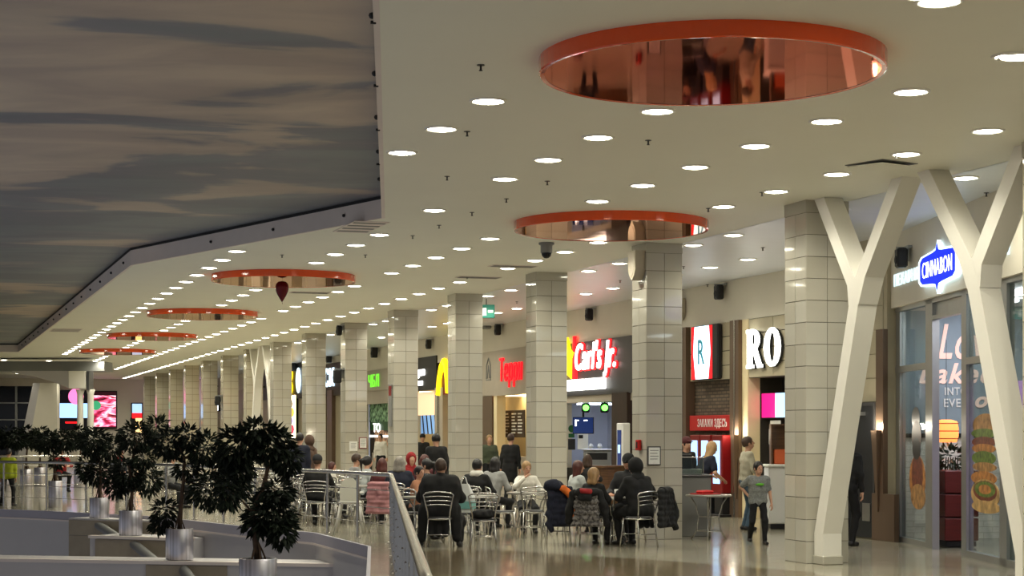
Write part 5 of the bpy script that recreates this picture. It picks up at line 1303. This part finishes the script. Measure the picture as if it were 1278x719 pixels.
def person(label, px, d, hd, H=1.70, sit=True, lean=8, turn=0, pitch=0, LH=None, RH=None, LF=None, RF=None, top=None, sleeve='long', coat=0.0, bottom=None, shoe=None,
           hair='short', hairm=None, skin=SKIN, bulk=1.0, gear=None, gearm=None, z=0.0, fine=False, group='people in the food court', topname='top', bottomname='trousers', collar=None, skirt=False, hs=1.06, chest=None):
    s = H/1.72; h = (.014 if fine else (.019 if d < 34 else .026))
    t = thing('person', label, 'person', CP(px, d, z), HD(hd), group)
    pel = A3(0, -.03, .555/s*.98) if sit else A3(0, 0, .93)
    if sit: pel[2] = (.47+.085*s)/s
    la = math.radians(lean); u = A3(0, math.sin(la), math.cos(la)); lu = math.radians(lean*.45); uh = A3(0, math.sin(lu), math.cos(lu))
    nb = pel+.53*u; hc = nb+.155*uh+A3(0, .012, 0); R = rotz(-math.radians(turn))@rotx(-math.radians(pitch))
    hc = hc+A3(0, 0, .10*(hs-1)); hp = lambda x, y, zz: hc+R@A3(x, y, zz)*hs
    sh = {1: pel+.475*u+A3(.172*bulk**.4, 0, 0), -1: pel+.475*u+A3(-.172*bulk**.4, 0, 0)}
    hip = {q: pel+A3(.092*q, .01, -.02) for q in (1, -1)}
    arms = {}; legs = {}
    for q, tgt in ((1, RH), (-1, LH)):
        if tgt is None: tgt = (q*.15, .34, .78/s) if sit else (q*.25, .06, .86)
        tgt = A3(*tgt); e, w = ik(sh[q], tgt, .285, .255, A3(q*.7, -.6, -.5)); arms[q] = (e, w)
    for q, tgt in ((1, RF), (-1, LF)):
        if tgt is None: tgt = (q*.12, .36, .085) if sit else (q*.10, 0, .085)
        tgt = A3(*tgt); k_, a = ik(hip[q], tgt, .435, .42, A3(q*.15, 1, .35)); legs[q] = (k_, a)
    tors = [(.0, .085, .095), (.12, .080, .092), (.25, .085, .10), (.37, .095, .10), (.45, .10, .075)]
    # body
    B = [('e', hp(0, 0, .012), A3(.074, .092, .108)*hs, R), ('e', hp(0, .028, -.055), A3(.052, .058, .055)*hs, R), ('c', hp(0, .088, .0), hp(0, .112, -.022), .010, .014),
         ('e', hp(.074, 0, -.005), A3(.012, .022, .032)*hs, R), ('e', hp(-.074, 0, -.005), A3(.012, .022, .032)*hs, R), ('c', nb-.03*u, hp(0, -.005, -.07), .056, .050)]
    for o, w, r in tors: B.append(('c', pel+o*u+A3(-w, 0, 0), pel+o*u+A3(w, 0, 0), r*.9, r*.9))
    for q in (1, -1):
        e, w = arms[q]; k_, a = legs[q]
        B += [('c', sh[q], e, .048, .038), ('c', e, w, .038, .026), ('c', hip[q], k_, .075, .05), ('c', k_, a, .05, .034), ('c', a-A3(0, .03, .03), a+A3(0, .12, -.05), .034, .024)]
    V, Fc = prim_mesh(B, h, .022); Vs = [V]; Fs = [Fc]; off = len(V)
    for q in (1, -1):
        e, w = arms[q]; y = (w-e)/np.linalg.norm(w-e); x = np.cross(y, A3(0, 0, 1)); x = x/(np.linalg.norm(x)+1e-6); zz = np.cross(x, y)
        Mx = np.stack([x*(-q), y, zz], 0).astype(np.float32)
        hv = HANDV@Mx*(.95)+w+y*.01; Vs.append(hv); Fs.append((HANDF if q == -1 else HANDF[:, ::-1])+off); off += len(hv)
    np_obj('body', np.concatenate(Vs)*s, np.concatenate(Fs), skin, t)
    # clothing
    g = .012
    T = []
    for o, w, r in tors: T.append(('c', pel+o*u+A3(-w*bulk, 0, 0), pel+o*u+A3(w*bulk, 0, 0), (r+g)*(1+(bulk-1)*.8), (r+g)*(1+(bulk-1)*.8)))
    T.append(('c', sh[-1]+A3(.02, 0, 0), sh[1]-A3(.02, 0, 0), .062+.02*(bulk-1), .062+.02*(bulk-1)))
    if collar: T.append(('c', nb-.03*u, nb+.03*u, .07, .066))
    for q in (1, -1):
        e, w = arms[q]; ab = .02*(bulk-1)*2
        if sleeve == 'long': T += [('c', sh[q], e, .062+ab, .052+ab), ('c', e, e+(w-e)*.97, .052+ab, .040+ab)]
        elif sleeve == 'short': T += [('c', sh[q], sh[q]+(e-sh[q])*.75, .064+ab, .060+ab)]
    if coat:
        if sit:
            for q in (1, -1): T.append(('c', hip[q], hip[q]+(legs[q][0]-hip[q])*.8, .10*bulk, .085*bulk))
            if skirt:
                for q in (1, -1):
                    T.append(('c', pel+A3(q*.20, .02, .02), A3(q*.27, -.06, .14), .13, .07)); T.append(('c', pel+A3(q*.2, .1, .0), A3(q*.30, .05, .12), .12, .07))
            T.append(('c', pel+A3(-.1, -.07, -.02), pel+A3(-.11, -.13, -coat), .07, .05)); T.append(('c', pel+A3(.1, -.07, -.02), pel+A3(.11, -.13, -coat), .07, .05)); T.append(('c', pel+A3(0, -.07, -.02), pel+A3(0, -.14, -coat), .08, .05))
        else:
            for f_ in (.33, .66, 1): T.append(('c', pel+A3(-.09*bulk, 0, -coat*f_), pel+A3(.09*bulk, 0, -coat*f_), .115*bulk, .115*bulk))
    np_obj(topname, *(lambda r: (r[0]*s, r[1]))(prim_mesh(T, h, .035)), top, t, .007)
    Lg = [('c', pel+A3(-.08, 0, -.01), pel+A3(.08, 0, -.01), .108, .108)]
    for q in (1, -1): k_, a = legs[q]; Lg += [('c', hip[q], k_, .092, .066), ('c', k_, a+A3(0, 0, .0), .066, .052)]
    np_obj(bottomname, *(lambda r: (r[0]*s, r[1]))(prim_mesh(Lg, h, .03)), bottom, t, .006)
    for q in (1, -1):
        a = legs[q][1]; fz = .085-.0
        S = [('c', a+A3(0, -.04, -.045), a+A3(q*.015, .14, -.055), .044, .036), ('c', a, a+A3(0, .02, -.04), .046, .046)]
        np_obj('shoe', *(lambda r: (r[0]*s, r[1]))(prim_mesh(S, max(h*.8, .015), .02)), shoe or M_shoe, t)
    # hair and headgear
    cutf = [('e', hp(0, .10, -.045), A3(.072, .075, .105)*hs, R)]
    if hair in ('short', 'long', 'bob', 'tail', 'child'):
        Hh = [('e', hp(0, -.012, .022), A3(.086, .104, .112)*hs, R)]
        if hair == 'short': cutf.append(('e', hp(0, .02, -.13), A3(.12, .16, .105)*hs, R))
        if hair in ('long', 'bob'):
            zl = -.30 if hair == 'long' else -.12
            for q in (-1, 0, 1): Hh.append(('c', hp(q*.055, -.05+.03*abs(q), 0), hp(q*.07, -.085+.035*abs(q), zl), .055, .045 if hair == 'long' else .05))
        if hair == 'child': cutf.append(('e', hp(0, .03, -.14), A3(.12, .16, .11)*hs, R))
        if hair == 'tail': Hh += [('c', hp(0, -.1, .05), hp(0, -.15, .03), .03, .035), ('c', hp(0, -.15, .03), hp(0, -.14, -.18), .035, .015)]
        np_obj('hair', *(lambda r: (r[0]*s, r[1]))(prim_mesh(Hh, .014 if d < 34 else .02, .03, cutf)), hairm, t)
    if gear == 'hood':
        Hh = [('e', hp(0, -.015, .02), A3(.105, .122, .135)*hs, R), ('c', nb-.02*u+A3(-.05, -.02, 0), nb-.02*u+A3(.05, -.02, 0), .085, .085)]
        np_obj('hood', *(lambda r: (r[0]*s, r[1]))(prim_mesh(Hh, .018, .04, [('e', hp(0, .12, -.03), A3(.078, .09, .11)*hs, R)])), gearm, t)
    if gear == 'hooddown':
        Hh = [('c', nb+A3(-.08, -.06, -.01), nb+A3(.08, -.06, -.01), .075, .075), ('c', nb+A3(0, -.10, -.04), nb+A3(0, -.12, -.12), .075, .05)]
        np_obj('hood', *(lambda r: (r[0]*s, r[1]))(prim_mesh(Hh, .018, .04)), gearm, t)
    if gear in ('cap', 'beanie'):
        Hh = [('e', hp(0, -.008, .045), A3(.092, .110, .095)*hs, R)]
        if gear == 'cap': Hh += [('c', hp(-.04, .09, .055), hp(-.03, .165, .045), .012, .010), ('c', hp(.04, .09, .055), hp(.03, .165, .045), .012, .010), ('c', hp(0, .09, .06), hp(0, .175, .045), .012, .010)]
        np_obj('cap', *(lambda r: (r[0]*s, r[1]))(prim_mesh(Hh, .013, .015, [('e', hp(0, .0, -.07), A3(.2, .2, .085)*hs, R)])), gearm, t)
    if gear == 'scarf':
        Hh = [('c', nb+A3(-.05, .03, .02), nb+A3(.05, .03, .02), .07, .07), ('c', nb+A3(-.05, -.04, .02), nb+A3(.05, -.04, .02), .07, .07)]
        np_obj('scarf', *(lambda r: (r[0]*s, r[1]))(prim_mesh(Hh, .018, .03)), gearm, t)
    if chest:
        c_ = (pel+.36*u)*s; MB().ball((float(c_[0]), float(c_[1])+(.118*bulk)*s, float(c_[2])), (.10*s, .022*s, .028*s), 12, 6).build('chest_print', chest, t, True)
    if d < 36:
        for q in (-1, 1):
            p = hp(q*.030, .083, .012)*s; MB().ball(tuple(map(float, p)), .010*s, 8, 6).build('eye', M_eye, t, True)
        p = hp(0, .084, -.068)*s; MB().ball(tuple(map(float, p)), (.022*s, .008*s, .007*s), 8, 6).build('mouth', M_lip, t, True)
    return t

C_black = cloth('black', (13, 13, 14)); C_dark = cloth('charcoal', (30, 30, 32)); C_navy = cloth('navy', (19, 23, 40)); C_grey = cloth('grey', (132, 132, 130)); C_lgrey = cloth('light_grey', (168, 172, 170))
C_white = cloth('white', (214, 210, 200), .06); C_cream = cloth('cream', (172, 166, 146), .08); C_jean = cloth('jeans', (66, 86, 104), .15); C_red = cloth('red', (140, 30, 32)); C_mar = cloth('maroon', (74, 26, 30)); C_brown = cloth('brown', (78, 58, 46))
C_yel = cloth('yellow_green', (166, 176, 40), .08); C_pink = cloth('pink', (170, 120, 122)); C_green = cloth('olive', (70, 78, 60)); C_tee = mat('cloth_marl', (120, 122, 118), .9, noise=.28, nscale=40, bump=.3)
Hbr = mat('hair_brown', (62, 44, 32), .5, noise=.3, nscale=30, stretch=(1, 1, .2)); Hbk = mat('hair_black', (24, 20, 20), .45, noise=.3, nscale=30); Hbl = mat('hair_blond', (150, 118, 78), .5, noise=.25, nscale=30, stretch=(1, 1, .2))
Hrd = mat('hair_auburn', (74, 34, 28), .5, noise=.3, nscale=30, stretch=(1, 1, .2)); Hgr = mat('hair_grey', (122, 116, 108), .6, noise=.2, nscale=30); Htn = mat('hair_tan', (176, 140, 96), .5, noise=.2, nscale=30, stretch=(1, 1, .2))

# ---- nearest diners
person('large seated person in a long black coat, back to the camera', 549, 28.05, 4, 1.76, lean=15, turn=8, top=C_black, coat=.34, bottom=C_black, hair='short', hairm=Hbr, bulk=1.6, collar=True, LF=(-.30, .02, .085), RF=(.30, -.02, .085), topname='coat', fine=True, skirt=True)
person('seated person in a black and white jacket beyond the empty chair', 592, 31.0, 25, 1.66, lean=14, top=C_black, bottom=C_dark, hair='short', hairm=Hbk, bulk=1.15, gear='scarf', gearm=C_white)
person('seated person with dark hair in a grey jacket', 613, 33.3, 35, 1.68, lean=16, top=C_grey, bottom=C_black, hair='bob', hairm=Hbk, bulk=1.1)
person('fair-haired child in a white shirt facing the camera at the round table', 657, 32.05, 172, 1.50, hs=1.14, lean=4, turn=-14, pitch=8, top=C_white, bottom=C_dark, hair='child', hairm=Hbl, skin=SKIN, RH=(.08, .24, 1.12), LH=(-.20, .30, .86), fine=True)
person('long-haired girl in a light grey top sitting behind the jackets', 717, 31.5, 65, 1.58, lean=10, turn=5, top=C_lgrey, bottom=C_dark, hair='long', hairm=Hrd, fine=True)
person('blond child sitting on the chair with the patterned jacket', 739, 28.35, 30, 1.42, hs=1.18, lean=10, turn=30, top=C_black, bottom=C_black, hair='bob', hairm=Hbl, RH=(.2, .35, .80), fine=True)
person('person in a black hooded coat seated with back to the camera', 799, 28.25, -34, 1.74, lean=14, turn=-12, pitch=15, top=C_black, coat=.22, bottom=C_black, hair='none', gear='hood', gearm=C_black, bulk=1.25, LH=(-.14, .36, .82), RH=(.20, .30, .82), topname='coat', fine=True)
person('man in a dark cap seated behind the black hooded coat', 786, 29.6, 212, 1.84, lean=6, turn=-12, pitch=14, top=C_dark, bottom=C_black, hair='short', hairm=Hbk, gear='cap', gearm=C_black, bulk=1.2, skin=SKIN2, collar=True, fine=True)
# ---- standing at the counters
person('boy in a grey marl T-shirt and black trousers walking by the column', 946, 28.7, 172, 1.28, False, lean=2, turn=-14, pitch=2, top=C_tee, sleeve='short', bottom=C_black, hair='child', hairm=Hbk, skin=SKIN, bulk=1.14, hs=1.2, RH=(.20, -.05, 1.04), LH=(-.30, .04, .82), LF=(-.10, .18, .085), RF=(.14, -.16, .13), fine=True, topname='t_shirt', chest=mat('green_print', (96, 176, 40), .7))
person('man in a beige cardigan and jeans looking up to the right', 931, 32.8, 78, 1.69, False, lean=3, turn=8, pitch=-12, top=C_cream, bottom=C_jean, hair='short', hairm=Hbr, RH=(.2, .22, .92), LH=(-.2, .22, .9), fine=True, topname='cardigan')
person('woman with long tan hair leaning over the register', 871, 32.6, 70, 1.66, False, lean=28, pitch=12, top=C_navy, sleeve='short', bottom=C_dark, hair='long', hairm=Htn, RH=(.18, .42, .98), LH=(-.15, .4, 1.02), group='shop staff')
person('staff member in a dark red cap behind the grey counter', 853, 33.4, 150, 1.68, False, top=C_black, bottom=C_black, hair='short', hairm=Hbk, gear='cap', gearm=C_mar, group='shop staff')
person('person in black half hidden behind the leaning white prop', 1056, 28.2, 40, 1.72, False, top=C_black, bottom=C_black, hair='short', hairm=Hbk, LF=(-.1, -.2, .1))
# ---- group left of the black coat
person('seated person with grey hair near the railing end', 498, 33.0, 10, 1.68, lean=8, top=C_navy, bottom=C_black, hair='bob', hairm=Hgr, bulk=1.15)
person('seated person with auburn hair behind the railing', 476, 34.4, 15, 1.58, lean=8, top=C_mar, bottom=C_black, hair='bob', hairm=Hrd)
person('seated child in a tan top beside the black coat', 521, 30.2, 110, 1.44, lean=6, turn=20, top=cloth('tan', (160, 112, 84)), bottom=C_dark, hair='child', hairm=Hbk)
person('seated woman facing the child, hair tied back', 536, 32.2, -80, 1.62, lean=8, top=C_dark, bottom=C_black, hair='tail', hairm=Hbk)
person('seated person in a red hood farther back', 513, 36.8, 160, 1.70, lean=4, top=C_red, bottom=C_black, hair='none', gear='hood', gearm=C_red)
person('seated person with maroon hair farther back', 529, 34.6, 20, 1.70, lean=6, top=C_mar, bottom=C_black, hair='bob', hairm=Hrd)
person('person in a black coat standing before the fourth column', 546, 38.5, -30, 1.74, False, lean=6, pitch=10, top=C_black, coat=.3, bottom=C_black, hair='short', hairm=Hbk, bulk=1.2, topname='coat')
person('seated man in grey bending towards the woman beside him', 437, 37.0, 70, 1.72, lean=16, top=C_grey, bottom=C_dark, hair='short', hairm=Hbr, turn=10)
person('seated woman in pale top with black ponytail behind the railing', 450, 36.2, 60, 1.66, lean=18, top=C_lgrey, bottom=C_dark, hair='tail', hairm=Hbk)
person('small child in white seated by the sixth column', 412, 37.5, 100, 1.34, lean=8, top=C_white, bottom=C_dark, hair='bob', hairm=Hrd)
person('seated person in black with a dark flat cap behind the railing', 396, 34.3, 5, 1.70, lean=4, top=C_black, bottom=C_black, hair='short', hairm=Hbr, gear='beanie', gearm=C_dark, bulk=1.15)
person('person in a navy coat standing among the tables', 372, 40.5, 20, 1.76, False, top=C_navy, coat=.3, bottom=C_black, hair='short', hairm=Hbk, bulk=1.15, topname='coat')
person('person in a long brown hooded coat standing beside the navy coat', 388, 41.5, -60, 1.68, False, lean=4, pitch=8, top=C_brown, coat=.4, bottom=C_black, hair='none', gear='hood', gearm=C_brown, bulk=1.1, topname='coat')
# ---- staff in the shops
person('staff member in olive behind the red script counter', 610, 49.5, 170, 1.70, False, top=C_green, bottom=C_black, hair='tail', hairm=Hbl, group='shop staff')
person('customer in a dark coat at the red script counter', 636, 45.5, 20, 1.74, False, top=C_black, coat=.3, bottom=C_black, hair='short', hairm=Hbr, group='shop customers')
person('staff member in a dark cap under the slanting menu panels', 527, 60.0, 170, 1.72, False, top=C_dark, bottom=C_black, hair='short', hairm=Hbk, gear='cap', gearm=C_black, group='shop staff')
person('staff member in white before the food photographs', 476, 66.0, 200, 1.72, False, top=C_white, bottom=C_black, hair='short', hairm=Hbk, group='shop staff')
person('girl with dark hair seated at the walnut bar', 733, 38.6, 10, 1.62, lean=5, top=C_dark, bottom=C_dark, hair='bob', hairm=Hbr)
# ---- far left
person('child in a yellow-green jacket walking behind the railing', 9, 43.6, 10, 1.38, False, top=C_yel, bottom=C_black, hair='short', hairm=Hbk, bulk=1.2, LF=(-.22, .06, .085), RF=(.22, -.06, .085), topname='jacket')
person('seated person in a red jacket below the slim white columns', 76, 54.2, 150, 1.72, lean=5, top=C_red, bottom=C_black, hair='short', hairm=Hbk)
person('seated person in a red scarf behind the third planter', 150, 46.5, 160, 1.72, lean=5, top=C_black, bottom=C_black, hair='short', hairm=Hrd, gear='scarf', gearm=C_red)
person('seated person in grey behind the second planter', 213, 42.5, 120, 1.66, lean=8, top=C_grey, bottom=C_dark, hair='bob', hairm=Hbk)

# ---- jackets hung over chair backs
def jacket(label, px, d, hd, m, parts, name='jacket'):
    t = thing(name, label, 'jacket', CP(px, d), HD(hd), 'jackets on chair backs')
    for nm, mm, prims in parts: np_obj(nm, *prim_mesh(prims, .015, .03), mm, t, .016)
    return t
def drape(z0, w, th=.045, y=-.30, flare=0.0):       # back panel hanging behind the chair back
    out = []
    n = 6
    for i in range(n+1):
        zz = .88+(z0-.88)*i/n; ww = w+flare*i/n; out.append(('c', A3(-ww, y-.03*i/n, zz), A3(ww, y-.03*i/n, zz), th, th))
    return out
M_pat = pattern_mat('patterned_grey_cloth', (110, 106, 102), (52, 48, 48), 26, 'noise', .9, .5)
C_or = cloth('orange_lining', (206, 104, 36))
jacket('grey patterned jacket with black sleeves and red hood lining over a chair', 736, 28.2, 12, M_pat,
       [('back_panel', M_pat, drape(.36, .14, .04, -.31, .06)), ('sleeve', C_black, [('c', A3(-.20, -.28, .84), A3(-.27, -.26, .62), .065, .06), ('c', A3(-.27, -.26, .62), A3(-.30, -.22, .38), .06, .05)]),
        ('sleeve', C_black, [('c', A3(.20, -.28, .84), A3(.28, -.26, .62), .065, .06), ('c', A3(.28, -.26, .62), A3(.30, -.22, .36), .06, .05)]),
        ('hood', C_black, [('c', A3(-.12, -.33, .86), A3(.12, -.33, .86), .07, .07), ('c', A3(-.06, -.37, .78), A3(.06, -.37, .78), .06, .06)]), ('hood_lining', C_red, [('c', A3(-.05, -.38, .88), A3(.07, -.38, .87), .045, .045)])])
jacket('navy jacket with orange lining hung over a chair', 694, 28.85, -10, C_navy,
       [('back_panel', C_navy, drape(.34, .15, .055, -.30, .02)), ('hood', C_navy, [('e', A3(-.10, -.30, .95), A3(.16, .12, .10)), ('c', A3(-.15, -.28, .9), A3(.1, -.30, .88), .07, .06)]),
        ('lining', C_or, [('c', A3(.04, -.38, .90), A3(.17, -.39, .78), .055, .065), ('c', A3(.17, -.39, .78), A3(.20, -.39, .56), .062, .05), ('c', A3(.20, -.39, .56), A3(.17, -.38, .44), .05, .04)]), ('sleeve', C_navy, [('c', A3(-.14, -.32, .84), A3(-.19, -.34, .5), .06, .05), ('c', A3(-.19, -.34, .5), A3(-.14, -.34, .24), .05, .05)])])
jacket('long black jacket hung over the chair by the second column', 808, 28.0, -60, C_black,
       [('back_panel', C_black, drape(.36, .18, .05, -.31, .08)), ('sleeve', C_black, [('c', A3(.2, -.3, .84), A3(.27, -.34, .55), .06, .055), ('c', A3(.27, -.34, .55), A3(.26, -.36, .30), .055, .05)]), ('collar', C_black, [('c', A3(-.12, -.3, .9), A3(.12, -.3, .9), .05, .05)])])
jacket('pink jacket hung over a chair behind the railing', 479, 31.8, 15, C_pink, [('back_panel', C_pink, drape(.40, .16, .045, -.30, .03))])
jacket('dark jacket lying over the empty chair seat', 603, 27.35, -3, C_black, [('heap', C_black, [('e', A3(0, -.02, .53), A3(.19, .18, .07)), ('c', A3(-.1, -.1, .55), A3(.12, -.08, .56), .06, .06)])])

# ================================================================== lettering becomes mesh
dg = bpy.context.evaluated_depsgraph_get()
for o in [q for q in bpy.data.objects if q.type == 'FONT']:
    me = bpy.data.meshes.new_from_object(o.evaluated_get(dg), depsgraph=dg)
    par, loc, rot, scl, nm, fit = o.parent, o.location.copy(), o.rotation_euler.copy(), o.scale.copy(), o.name.split('.')[0], o.get('fitw')
    if fit and len(me.vertices):
        xs = [v.co.x for v in me.vertices]; k_ = fit/(max(xs)-min(xs)); x_ = min(xs)
        for v in me.vertices: v.co.x = (v.co.x-x_)*k_
    bpy.data.objects.remove(o)
    me.name = nm; n = put(nm, me, par, loc, rot); n.scale = scl
